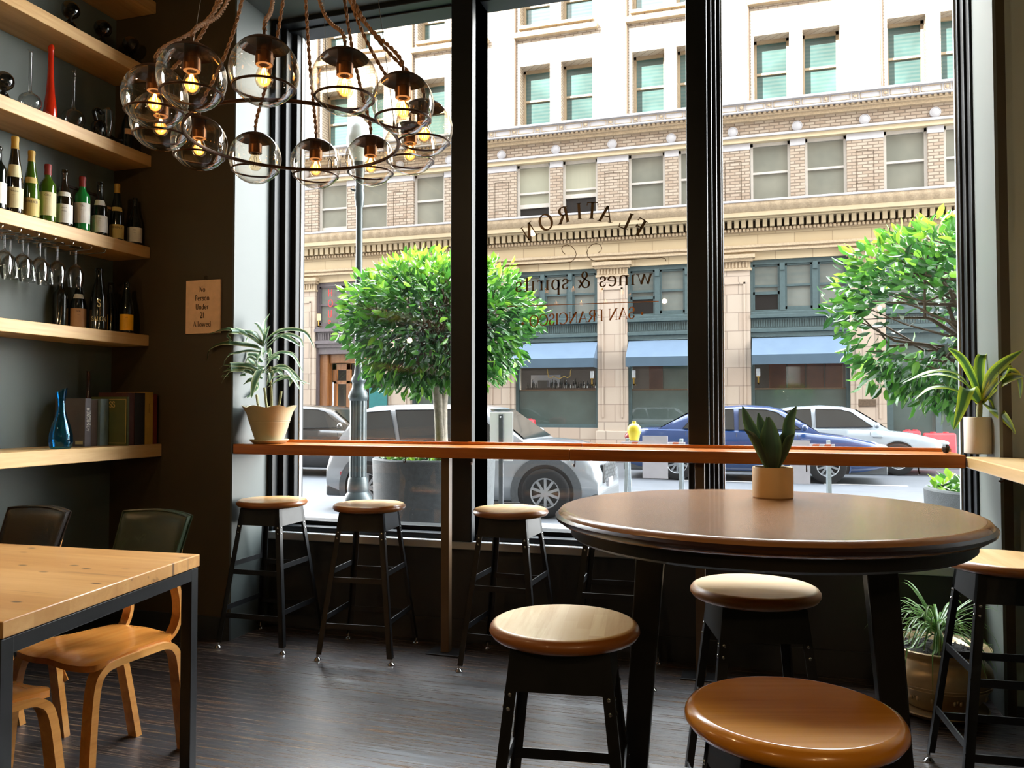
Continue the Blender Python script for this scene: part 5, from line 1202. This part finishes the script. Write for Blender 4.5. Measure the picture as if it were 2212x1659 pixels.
# white hatchback parked at the kerb
wx = atY(1175, 1067, 9.95).x
m_ = make_car('hatchback_car', 'white hatchback parked at the kerb with black wheel arches', (wx-1.25, 9.95+.86, GS), (-.52, .46),
    [(-1.92,.62),(-1.88,.86),(-1.72,.92),(-.6,.93),(.75,.95),(1.0,.965),(1.4,.93),(1.68,.86),(1.84,.74),(1.92,.55)],
    [(-1.80,.90),(-1.55,1.33),(-1.35,1.415),(-.6,1.44),(.1,1.43),(.38,1.385),(.95,.965)], 3.9, 1.74, (-1.22, 1.27), .315,
    [[(-1.55,.97),(-1.40,1.33),(-1.0,1.36),(-.85,.97)], [(-.78,.965),(-.92,1.365),(-.05,1.375),(-.02,.965)], [(.03,.965),(.0,1.375),(.22,1.36),(.72,.985)]],
    ((.93, .985), (.40, 1.37)), ((-1.79, .95), (-1.58, 1.30)), 'car_white', 'rim', True, True)
ml = m_; hx = MB()
for r in range(5):
    for k in range(9):
        y = -.36+.08*k+(.04 if r % 2 else 0); hx.add([V(1.93+.012, y+.028*math.cos(PI/3*i), .45+.05*r+.028*math.sin(PI/3*i)) for i in range(6)], [(0,1,2,3,4,5)])
hx.build('grille_mesh', M['cladding'], ml, smooth=0)
sed_belt = lambda L: [(-L/2,.62),(-L/2+.06,.9),(-L/2+.35,1.0),(-1.2,.985),(.6,.955),(1.0,.94),(1.7,.86),(L/2-.18,.74),(L/2,.5)]
sed_roof = [(-1.75,.98),(-1.15,1.30),(-.75,1.41),(-.1,1.45),(.35,1.42),(.6,1.36),(1.25,.93)]
sed_win = [[(-1.25,1.0),(-1.02,1.27),(-.72,1.35),(-.30,1.375),(-.28,.985)], [(-.2,.985),(-.2,1.375),(.3,1.36),(.5,1.31),(.92,1.0)]]
def sedan(label, x0, y, mat_, L_=4.6, sc=1.0):
    return make_car('sedan_car', label, (x0-L_/2, y+.9, GS), (-.25, .85, -1.2), sed_belt(L_), sed_roof, L_, 1.8, (-1.35, 1.38), .33, sed_win, ((1.2, .965), (.62, 1.35)), ((-1.70, 1.0), (-1.17, 1.29)), mat_, 'rim_light')
bx = atY(1801, 1005, 16.0).x; sedan('blue sedan passing in the road behind the barricades', bx+.92, 16.0, 'car_blue', 4.8)
sx = atY(1946, 1000, 18.4).x; sedan('pale silver sedan beyond the blue car', sx+.92, 18.4, 'car_silver', 4.7)
dx = atY(745, 893, 14.6).x; sedan('dark grey sedan behind the white hatchback, left of the street lamp', dx+1.3, 14.6, 'car_dark', 4.7)

# ---------------------------------------------------------------- street clutter
def barricade(px0, px1, Y, label, light=False, pxp=None):
    a, b = atY(px0, 1000, Y), atY(px1, 1000, Y); t = thing('barricade', label, 'barricade', ((a.x+b.x)/2, Y, GS+.02), 0, 'folding barricades at the kerb'); o = t.location
    z0 = GS+.02; zt_ = .94
    for x in (a.x, b.x):
        for s in (-1, 1): MB().bar((x, Y+s*.22, z0), (x, Y+s*.02, zt_), .035, .012, (0, 1, 0)).build('leg', M['galv'], t, o)
    for z, m in ((.85, 'panelwhite'),):
        bd = MB().box(a.x-.05, b.x+.05, Y-.12, Y-.105, z-.1, z+.06).build('board', M[m], t, o)
        st = MB()
        for k in range(4):
            x = a.x+(b.x-a.x)*k/4; st.prism([(0, 0), (.06, 0), (.13, .16), (.07, .16)], (x, Y-.1215, z-.1), (1, 0, 0), (0, 0, 1), (0, .001, 0))
        st.build('orange_stripes', M['orange'], bd, o)
    if pxp:
        c_, d = atY(pxp[0], 1000, Y-.14), atY(pxp[1], 1000, Y-.14); MB().box(c_.x, d.x, Y-.145, Y-.14, atY(pxp[0], pxp[3], Y).z, atY(pxp[0], pxp[2], Y).z).build('notice_board', M['panelwhite'], t, o)
    if light:
        p = atY(1370, 938, Y); MB().lathe([(0, 0), (.05, 0), (.055, .03), (.06, .06), (.075, .09), (.07, .14), (.045, .17), (.02, .18), (.02, .2), (0, .2)], 20, (p.x, Y, zt_-.02)).build('warning_lamp', M['yellow'], t, o)
barricade(1356, 1472, 8.6, 'folding barricade with a yellow warning lamp on top', True, (1388, 1443, 940, 1030))
barricade(1690, 1790, 8.6, 'folding barricade without lamp, behind the round table', False, (1706, 1750, 950, 1042))
# sign seen from behind
Y = 7.4; a, b = atY(1058, 890, Y), atY(1108, 996, Y); t = thing('parking_sign', 'bare white back of a small sign bolted to a grey post', 'sign', ((a.x+b.x)/2, Y, GS+.02)); o = t.location; xm_ = (a.x+b.x)/2
MB().box(a.x, b.x, Y, Y+.004, b.z, a.z).build('plate', M['signback'], t, o, bev=.002)
MB().box(xm_-.022, xm_+.022, Y-.02, Y-.001, GS+.02, a.z-.02).build('post', M['cladding'], t, o, bev=.003)
MB().sphere((xm_, Y-.022, a.z-.05), .01, 10, 8).build('bolt', M['chrome'], t, o)
def barrier(px0, px1, Y, label, z1=.85):
    a, b = atY(px0, 950, Y), atY(px1, 950, Y); t = thing('water_barrier', label, 'barrier', ((a.x+b.x)/2, Y, GS), 0, 'red plastic water barriers'); o = t.location
    MB().prism([(-.3, 0), (.3, 0), (.3, .12), (.17, .3), (.12, z1-GS-.05), (.08, z1-GS), (-.08, z1-GS), (-.12, z1-GS-.05), (-.17, .3), (-.3, .12)], (a.x, Y, GS), (0, 1, 0), (0, 0, 1), (b.x-a.x, 0, 0)).build('body', M['redplastic'], t, o, bev=.03)
    for x in (a.x+(b.x-a.x)*.3, a.x+(b.x-a.x)*.7): MB().cyl((x, Y, z1-.01), (x, Y, z1+.03), .06, 14).build('filler_cap', M['redplastic'], t, o)
barrier(1120, 1156, 21.4, 'red plastic water barrier behind the white hatchback bonnet', .95)
barrier(1950, 1988, 21.6, 'red plastic water barrier beyond the silver car bonnet', .72)
barrier(1995, 2064, 21.2, 'red plastic water barrier at the right edge of the window', .68)
# ================================================================ office building across the street
P0, PIT = -4.174, 3.36
piers = [P0+PIT*k for k in range(-6, 5)]          # centre lines of the wide piers
xa, xb = piers[0]-.5, piers[-1]+.5
bld = thing('office_building', 'ornate cream terracotta and buff brick office building across the street', 'building', ((xa+xb)/2, YB+3, GS)); bo = bld.location
BX = lambda nm, m, parent=bld, **k: None
def bpart(nm, m, boxes, parent=bld, bev=0, smooth=30):
    mb = MB()
    for q in boxes: mb.box(*q)
    return mb.build(nm, M[m], parent, bo, bev=bev, smooth=smooth)
ZG = GS+.06
# ground storey
bpart('ground_piers', 'pier', [(p-.43, p+.43, YB-.12, YB+.6, ZG, 5.02) for p in piers])
bpart('pier_panels', 'pier', [q for p in piers for q in ((p-.30, p-.25, YB-.15, YB-.12, 1.0, 4.7), (p+.25, p+.30, YB-.15, YB-.12, 1.0, 4.7), (p-.30, p+.30, YB-.15, YB-.12, 4.65, 4.7))], smooth=0)
bpart('pier_plinths', 'pier', [(p-.47, p+.47, YB-.18, YB+.5, ZG, .62) for p in piers], bev=.02)
bpart('pier_capitals', 'cornice', [q for p in piers for q in ((p-.47, p+.47, YB-.17, YB, 5.02, 5.08), (p-.44, p+.44, YB-.14, YB, 5.08, 5.26), (p-.50, p+.50, YB-.22, YB, 5.26, 5.34), (p-.56, p+.56, YB-.28, YB, 5.34, 5.44))]
      +[(p-.40+.09*k, p-.36+.09*k, YB-.165, YB-.1, 5.09, 5.25) for p in piers for k in range(9)])
bpart('lintel_course', 'cream', [(xa, xb, YB-.06, YB+.5, 5.30, 5.52)], smooth=0)
bpart('string_course', 'cornice', [(xa, xb, YB-.18, YB+.4, 5.52, 5.58), (xa, xb, YB-.13, YB+.4, 5.58, 5.63), (xa, xb, YB-.2, YB+.4, 5.63, 5.70)])
fr = bpart('frieze', 'cream', [(xa, xb, YB-.08, YB+.4, 5.70, 6.06)], smooth=0)
tx = MB(); a_, b_ = atY(1893, 511, YB-.09), atY(2004, 506, YB-.09); hh = .215
write(tx, 'SHARON', V(a_.x, YB-.085, a_.z), V((b_.x-a_.x)/text_width('SHARON', .1), 0, 0), V(0, 0, hh), align='l', sp=.1, thick=.13, thin=.07, serif=.22)
write(tx, 'B', V(atY(2046, 500, YB).x, YB-.085, a_.z), V(hh, 0, 0), V(0, 0, hh), align='l', thick=.13, thin=.07); tx.build('carved_lettering', M['gap'], fr, bo, smooth=0)
den = bpart('dentil_ground', 'gap', [(xa, xb, YB-.06, YB+.4, 6.06, 6.40)])
mb = MB(); x = xa
while x < xb: mb.box(x, x+.115, YB-.30, YB-.06, 6.16, 6.36); x += .185
mb.build('dentils', M['creamplain'], bld, bo, smooth=0)
mb = MB(); x = xa
while x < xb: mb.sphere((x, YB-.2, 6.10), .045, 6, 4, (1, 1, 1.1)); x += .1
mb.box(xa, xb, YB-.16, YB, 6.05, 6.15); mb.build('bead_moulding', M['cornice'], bld, bo)
bpart('cornice_shelf', 'creamplain', [(xa, xb, YB-.42, YB+.3, 6.36, 6.40), (xa, xb, YB-.52, YB+.3, 6.40, 6.52)], bev=.01)
mb = MB(); nn = int((xb-xa)/.06)
def leafy(u, v):
    x = xa+(xb-xa)*u; f = .5+.5*math.cos(2*PI*x/.30); return V(x, YB-.50-.13*math.sin(v*PI/2)-.03*f*math.sin(PI*v), 6.52+.24*v-.02*f*(1-v))
mb.grid(leafy, nn, 4); mb.uv = {}; mb.build('leaf_moulding', M['cornice'], bld, bo, smooth=60)
bpart('cornice_top', 'trimstone', [(xa, xb, YB-.66, YB+.3, 6.76, 6.82)], bev=.01)
# third storey: windows between brick piers
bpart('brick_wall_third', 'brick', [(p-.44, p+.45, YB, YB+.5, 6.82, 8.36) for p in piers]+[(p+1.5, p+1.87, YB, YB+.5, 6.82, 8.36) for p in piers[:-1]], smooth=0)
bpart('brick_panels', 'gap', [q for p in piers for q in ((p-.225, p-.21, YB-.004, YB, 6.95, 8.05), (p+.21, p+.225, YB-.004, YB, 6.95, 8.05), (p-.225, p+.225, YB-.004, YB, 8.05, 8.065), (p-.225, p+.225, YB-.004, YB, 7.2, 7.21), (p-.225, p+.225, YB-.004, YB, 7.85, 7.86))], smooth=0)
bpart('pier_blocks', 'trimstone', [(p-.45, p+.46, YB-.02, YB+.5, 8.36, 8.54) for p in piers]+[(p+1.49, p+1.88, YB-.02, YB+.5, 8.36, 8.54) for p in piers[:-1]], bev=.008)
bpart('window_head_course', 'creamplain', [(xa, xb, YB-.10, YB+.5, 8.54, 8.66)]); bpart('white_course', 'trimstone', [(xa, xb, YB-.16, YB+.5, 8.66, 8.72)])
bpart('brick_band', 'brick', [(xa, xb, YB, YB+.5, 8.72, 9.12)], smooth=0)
for k, x in enumerate([p+q for p in piers[:-1] for q in (0, 1.68)]):
    r = MB().lathe([(.135, 0), (.135, .05), (.118, .065), (.108, .05), (.1, .055), (.05, .075), (0, .08)], 32); r.v = [(x+a, YB-c_, 8.885+b) for a, b, c_ in r.v]; r.build('rosette', M['trimstone'], bld, bo, smooth=40)
bpart('egg_moulding', 'cornice', [(xa, xb, YB-.12, YB+.4, 9.12, 9.2), (xa, xb, YB-.22, YB+.4, 9.2, 9.28)])
mb = MB(); x = xa
while x < xb: mb.box(x, x+.07, YB-.26, YB-.1, 9.23, 9.29); x += .13
mb.build('small_dentils', M['cornice'], bld, bo, smooth=0)
bpart('terracotta_frieze', 'trimstone', [(xa, xb, YB-.34, YB+.4, 9.29, 9.33), (xa, xb, YB-.28, YB+.4, 9.33, 9.54), (xa, xb, YB-.36, YB+.4, 9.54, 9.60)])
mb = MB(); x = P0-PIT*6
while x < xb:
    for (a, b, z0, z1) in ((.12, .60, 9.36, 9.375), (.12, .60, 9.50, 9.515), (.12, .135, 9.36, 9.515), (.585, .6, 9.36, 9.515), (-.07, .07, 9.36, 9.37), (-.07, .07, 9.505, 9.515), (-.07, -.06, 9.36, 9.515), (.06, .07, 9.36, 9.515)): mb.box(x+a, x+b, YB-.295, YB-.28, z0, z1)
    mb.sphere((x, YB-.29, 9.437), .045, 8, 6, (1, .5, 1)); x += .72
mb.build('frieze_panels', M['cornice'], bld, bo)
def window(x0, x1, z0, z1, pane, sash, rev=.14, mid=.5, open_=0, par=bld, paneb=None, blindz=None):
    y = YB+rev
    f = bpart('window', sash, [(x0, x0+.07, y-.06, y+.06, z0, z1), (x1-.07, x1, y-.06, y+.06, z0, z1), (x0, x1, y-.06, y+.06, z1-.09, z1), (x0, x1, y-.1, y+.06, z0, z0+.07), (x0+.05, x1-.05, y-.045, y+.03, z0+(z1-z0)*mid-.03, z0+(z1-z0)*mid+.03)]
        +([(x0+.05, x1-.05, y-.02, y+.04, z0+open_, z0+open_+.12)] if open_ else []), par, smooth=0)
    zmid = z0+(z1-z0)*mid
    bpart('pane', pane, [(x0+.06, x1-.06, y, y+.02, zmid, z1-.08)], f, smooth=0)
    bpart('pane', paneb or pane, [(x0+.06, x1-.06, y+.02, y+.04, z0+.06+open_, zmid)], f, smooth=0)
    if open_: bpart('dark_opening', 'pane_dark', [(x0+.06, x1-.06, y+.045, y+.05, z0+.06, z0+open_+.06)], f, smooth=0)
    return f
ops = {(-7.53, 0): .42, (-7.53, 1): .62, (-14.25, 0): .18, (2.55, 1): .16}
for p in piers[1:-1]:
    for k, (a, b) in enumerate(((.46, 1.50), (1.87, 2.92))):
        op = next((v for (px_, kk), v in ops.items() if abs(px_-p) < .2 and kk == k), 0)
        light = -7.8 < p < -7.2
        window(p+a, p+b, 6.82, 8.54, 'pane_light' if light else 'pane_blind', 'sash', .16, .52 if not light else .50, op)
# upper storeys, which catch the sun
zt_ = 14.4
boxes = []
for z0, z1 in ((9.62, 11.50), (12.75, 14.2)):
    boxes += [(p-.58, p+.58, YB, YB+.5, z0, z1) for p in piers]+[(p+1.50, p+1.84, YB, YB+.5, z0, z1) for p in piers[:-1]]
boxes += [(xa, xb, YB, YB+.5, 11.5, 12.75), (xa, xb, YB, YB+.5, 14.2, zt_)]
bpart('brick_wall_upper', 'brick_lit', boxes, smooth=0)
for z0, z1 in ((9.62, 11.50), (12.75, 14.2)):
    for p in piers[2:-1]:
        for a, b in ((.58, 1.50), (1.84, 2.78)): window(p+a, p+b, z0, z1, 'pane_sky', 'sash_tan', .42, .5)
bpart('window_ledges', 'sash_tan', [(p+.42, p+2.95, YB-.18, YB, 12.32, 12.48) for p in piers[:-1]]+[(p+.55, p+2.82, YB-.1, YB, 12.60, 12.66) for p in piers[:-1]], bev=.01)
for p in piers[2:-1]:
    MB().cyl((p+.44, YB-.05, 9.6), (p+.44, YB-.05, zt_), .035, 8).build('drain_pipe', M['plaque'], bld, bo)
bpart('parapet', 'creamplain', [(xa, xb, YB-.5, YB+.5, zt_, zt_+.35)])
bpart('core_wall', 'shop_dark', [(xa, xb, YB+.55, YB+.65, 5.3, zt_), (xa, xb, YB+2.2, YB+2.3, ZG, 5.4), (xa, xb, YB+.3, YB+2.2, 3.3, 3.5)])
# shop bays
def transom(p, m, openl=0, x0=.43, x1=2.93):
    w = (x1-x0)/3
    f = bpart('transom_frame', m, [(p+x0, p+x1, YB+.02, YB+.2, 5.18, 5.32), (p+x0, p+x1, YB+.02, YB+.22, 3.86, 3.94)]+[(p+x0+w*k-.07, p+x0+w*k+.07, YB+.0, YB+.2, 3.9, 5.2) for k in range(4)]+[(p+x0+w*k-.06, p+x0+w*k+.06, YB-.04, YB+.1, 5.0, 5.2) for k in (1, 2)], smooth=0)
    for k in range(3):
        a, b = p+x0+w*k+.07, p+x0+w*(k+1)-.07; op = .42 if openl and k == openl-1 else 0
        s_ = bpart('sash_window', m, [(a, a+.05, YB+.06, YB+.14, 3.94, 5.18), (b-.05, b, YB+.06, YB+.14, 3.94, 5.18), (a, b, YB+.06, YB+.14, 5.13, 5.18), (a, b, YB+.05, YB+.14, 4.56, 4.62), (a, b, YB+.06, YB+.14, 3.94+op, 4.02+op)], smooth=0)
        bpart('pane', 'pane_street', [(a, b, YB+.1, YB+.11, 4.6, 5.15)], s_, smooth=0); bpart('pane', 'pane_street', [(a, b, YB+.11, YB+.12, 3.98+op, 4.6)], s_, smooth=0)
        if op: bpart('dark_opening', 'pane_dark', [(a, b, YB+.125, YB+.13, 3.94, 3.98+op)], s_, smooth=0)
    return f
def band(p, m):
    f = bpart('shop_cornice', m, [(p+.43, p+2.93, YB-.10, YB+.3, 3.80, 3.88), (p+.43, p+2.93, YB-.16, YB+.3, 3.70, 3.80), (p+.43, p+2.93, YB-.04, YB+.3, 3.42, 3.70), (p+.43, p+2.93, YB-.12, YB+.3, 3.32, 3.42), (p+.43, p+2.93, YB-.06, YB+.3, 3.20, 3.32)], bev=.01)
    mb = MB(); x = p+.46
    while x < p+2.9: mb.box(x, x+.03, YB-.055, YB-.03, 3.46, 3.66); x += .062
    mb.build('reeding', M[m], f, bo, smooth=0)
def awning(p):
    x0, x1 = p+.46, p+2.92; mb = MB()
    A = [V(x0, YB-.05, 3.17), V(x1, YB-.05, 3.17), V(x1, YB-.62, 2.68), V(x0, YB-.62, 2.68)]; mb.add(A+[V(x0, YB-.05, 2.68), V(x1, YB-.05, 2.68)], [(0,1,2,3), (0,3,4), (1,5,2)])
    aw = mb.build('awning', M['awning'], bld, bo, smooth=0)
    bpart('valance', 'awning_dark', [(x0, x1, YB-.625, YB-.61, 2.42, 2.68), (x0, x0+.01, YB-.62, YB-.05, 2.42, 2.68), (x1-.01, x1, YB-.62, YB-.05, 2.42, 2.68)], aw, smooth=0)
def sconce(x, z, lit=False):
    s_ = bpart('sconce', 'sconce', [(x-.02, x+.02, YB-.2, YB-.17, z-.14, z+.06), (x-.02, x+.02, YB-.2, YB+.1, z-.14, z-.1), (x-.05, x+.05, YB-.21, YB-.15, z+.05, z+.07)]); bpart('sconce_shade', 'sconce_glow' if lit else 'lamp_clear', [(x-.05, x+.05, YB-.22, YB-.14, z+.07, z+.28)], s_, bev=.01)
def shopfront(p, kind):
    f = bpart('shop_window', 'teal', [(p+.43, p+.52, YB+.04, YB+.2, .75, 3.2), (p+2.84, p+2.93, YB+.04, YB+.2, .75, 3.2), (p+.43, p+2.93, YB+.0, YB+.24, .70, .80), (p+.5, p+2.86, YB+.04, YB+.2, 3.1, 3.2)])
    bpart('lower_reflection', 'shop_lower', [(p+.52, p+2.84, YB+.12, YB+.13, .8, 1.78)], f, smooth=0)  # panel carrying the painted street reflection
    bpart('sill_rail', 'plaque', [(p+.5, p+2.86, YB+.10, YB+.14, 1.77, 1.81)], f)
    g = MB(); g.add([V(p+.52, YB+.1, .8), V(p+2.84, YB+.1, .8), V(p+2.84, YB+.1, 3.1), V(p+.52, YB+.1, 3.1)], [(0,1,2,3)]); g.build('shop_glass', M['pane'], f, bo, smooth=0)
    bpart('base_wall', 'pier', [(p+.43, p+2.93, YB+.0, YB+.3, ZG, .70)], f, smooth=0)
    if kind == 1:
        bpart('back_counter', 'shop_wood', [(p+.55, p+2.8, YB+.5, YB+.9, 1.75, 1.86)], f); bpart('white_panel', 'panelwhite', [(p+.62, p+1.55, YB+1.0, YB+1.02, 1.9, 2.28)], f)
        mb = MB(); random.seed(4)
        for k in range(30):
            x = p+.6+.072*k+random.uniform(-.01, .01)
            if .95 < x-p < 1.25: continue
            h = random.uniform(.16, .3); mb.lathe([(.03, 0), (.03, h*.6), (.012, h*.72), (.012, h)], 8, (x, YB+.7+random.uniform(-.08, .08), 1.86))
        mb.box(p+.95, p+1.25, YB+.6, YB+.8, 1.86, 2.1); mb.build('shelf_bottles', M['darkbottle'], f, bo)
        mb = MB(); q = [atY(x, y, YB-.02) for x, y in [(1020+a/4.608, 690+b/4.608) for a, b in ((728,490),(735,540),(740,572),(770,578),(790,562),(850,588),(900,562),(930,578),(958,560),(960,520),(968,490))]]
        mb.tube([V(v.x, YB+.2, v.z) for v in q], .012, 6); mb.build('hanging_sign_outline', M['sconce'], f, bo); sconce(p+2.78, 2.05)
    else:
        bpart('panelling', 'shop_wood', [(p+.9+.5*k, p+1.36+.5*k, YB+1.2, YB+1.25, .8, 2.6) for k in range(4)] if kind == 2 else [(p+.9, p+1.3, YB+.9, YB+.92, .8, 3.0)], f, bev=.02); sconce(p+.62, 2.05)
        if kind == 3: bpart('pale_reflection_panel', 'shop_lower', [(p+.95, p+2.6, YB+1.0, YB+1.02, 1.8, 3.0)], f)
for k, p in enumerate(piers[:-1]):
    house = -14.6 < p < -14.0; entry = 2.2 < p < 2.9
    m = 'mauve' if house else 'teal'
    transom(p, m, 1 if -1.2 < p < -.4 or -4.4 < p < -4 else 0); band(p, m)
    if house:
        # recessed timber entrance of the neighbouring saloon, with its neon sign in the transom
        d = bpart('entrance', 'mauve', [(p+.43, p+2.93, YB+.0, YB+.3, 3.0, 3.2), (p+.43, p+.5, YB, YB+.3, ZG, 3.0)])
        dr = bpart('timber_door', 'doorwood', [(p+.5, p+.78, YB+.1, YB+.4, ZG, 3.0), (p+.78, p+2.9, YB+.2, YB+.4, 2.72, 3.0), (p+.85, p+1.0, YB+.3, YB+.4, ZG, 2.7), (p+1.35, p+1.5, YB+.3, YB+.4, ZG, 2.7), (p+.85, p+1.5, YB+.3, YB+.4, 2.5, 2.7), (p+.85, p+1.5, YB+.3, YB+.4, ZG, .5), (p+.85, p+1.5, YB+.3, YB+.4, 2.05, 2.15)], d, bev=.01)
        MB().cyl((p+.93, YB+.2, 1.2), (p+.93, YB+.2, 2.1), .025, 10).build('door_pull', M['panelwhite'], dr, bo)
        nb = MB(); xN = atY(713, 650, YB).x
        for ch_, y in zip('HOUS', (633, 655, 678, 699)):
            c_ = atY(713, y, YB)
            for pts_, _ in GL[ch_][1]: nb.tube([V(xN+(q[0]-.4)*.2, YB+.0, c_.z-.11+q[1]*.22) for q in pts_], .014, 5)
        nb.build('neon_letters', M['neon'], bld, bo); sconce(p+.62, 4.0, True)
        a, b = atY(798, 838, YB-.2), atY(836, 870, YB-.2)
        MB().box(a.x, b.x, YB-.22, YB-.19, .9, a.z).build('teal_sign_board', M['tealsign'], bld, bo)
    elif entry:
        bpart('entrance_doors', 'teal', [(p+.43, p+.6, YB, YB+.3, ZG, 3.2), (p+2.76, p+2.93, YB, YB+.3, ZG, 3.2), (p+.6, p+2.76, YB+.05, YB+.25, 2.9, 3.2), (p+1.6, p+1.75, YB+.05, YB+.25, ZG, 2.9), (p+.6, p+2.76, YB+.05, YB+.25, ZG, .3)])
        bpart('door_glass', 'shop_lower', [(p+.6, p+2.76, YB+.14, YB+.16, .3, 2.9)], smooth=0)
    else:
        awning(p); shopfront(p, 1 if -7.8 < p < -7.2 else 3 if -4.4 < p < -4 else 2)
a, b = atY(1853, 862, YB-.14), atY(1893, 878, YB-.14)
bpart('wall_plaque', 'plaque', [(a.x, b.x, YB-.15, YB-.12, b.z, a.z)], bev=.01)
SKY, SKY_BOOST = 7.8, 4.4
# ================================================================ light
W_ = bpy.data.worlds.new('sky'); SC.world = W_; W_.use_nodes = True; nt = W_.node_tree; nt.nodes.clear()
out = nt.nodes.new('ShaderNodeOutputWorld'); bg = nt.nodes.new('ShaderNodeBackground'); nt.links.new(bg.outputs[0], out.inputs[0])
tc = nt.nodes.new('ShaderNodeTexCoord'); sx_ = nt.nodes.new('ShaderNodeSeparateXYZ'); nt.links.new(tc.outputs['Generated'], sx_.inputs[0])
rp = nt.nodes.new('ShaderNodeValToRGB'); nt.links.new(sx_.outputs[2], rp.inputs[0]); e = rp.color_ramp.elements
e[0].position = .0; e[0].color = (1, .985, .95, 1); e[1].position = 1; e[1].color = (.82, .9, 1, 1); nt.links.new(rp.outputs[0], bg.inputs[0])
# sky strengthened over the roofs opposite, added to light the room
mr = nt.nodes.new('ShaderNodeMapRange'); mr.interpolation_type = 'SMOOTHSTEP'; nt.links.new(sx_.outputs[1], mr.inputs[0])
mr.inputs[1].default_value = .0; mr.inputs[2].default_value = .55; mr.inputs[3].default_value = SKY; mr.inputs[4].default_value = SKY*SKY_BOOST
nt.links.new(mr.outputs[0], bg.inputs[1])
def light(name, typ, loc, power, col, size=.2, rot=None, **k):
    d = bpy.data.lights.new(name, typ); d.energy = power; d.color = col
    if typ == 'AREA': d.size = size
    elif typ in ('POINT', 'SPOT'): d.shadow_soft_size = size
    o = bpy.data.objects.new(name, d); COL.objects.link(o); o.location = loc
    if rot: o.rotation_euler = rot
    for a, b in k.items(): setattr(d, a, b)
    return o
s = light('sun', 'SUN', (0, -20, 30), 26.0, (1, .97, .91)); s.data.angle = .02
s.rotation_euler = V(.40, .78, -.52).to_track_quat('-Z', 'Y').to_euler()
def mir(x, y, Y): p = atY(x, y, Y); return (p.x, 2*YW-Y, p.z)     # lamps whose reflections show in the panes
WARM = (1, .66, .34)
for p_, e_w, r_ in ((mir(1900, 665, 9.0), 22, .02), (mir(1838, 708, 9.9), 20, .02), ((-3.2, 1.62, 1.9), 8, .025), ((-2.2, .9, 3.0), 30, .03), ((-1.2, -1.6, 2.6), 30, .03)):
    light('pendant_bulb', 'POINT', p_, e_w, WARM, r_)
SC.view_settings.view_transform = 'Standard'; SC.view_settings.look = 'None'; SC.view_settings.exposure = 0; SC.view_settings.gamma = 1
SC.cycles.use_denoising = True; SC.cycles.max_bounces = 10; SC.cycles.transparent_max_bounces = 40; SC.cycles.diffuse_bounces = 4; SC.cycles.glossy_bounces = 4
SC.cycles.sample_clamp_indirect = 6; SC.cycles.caustics_reflective = False; SC.cycles.caustics_refractive = False
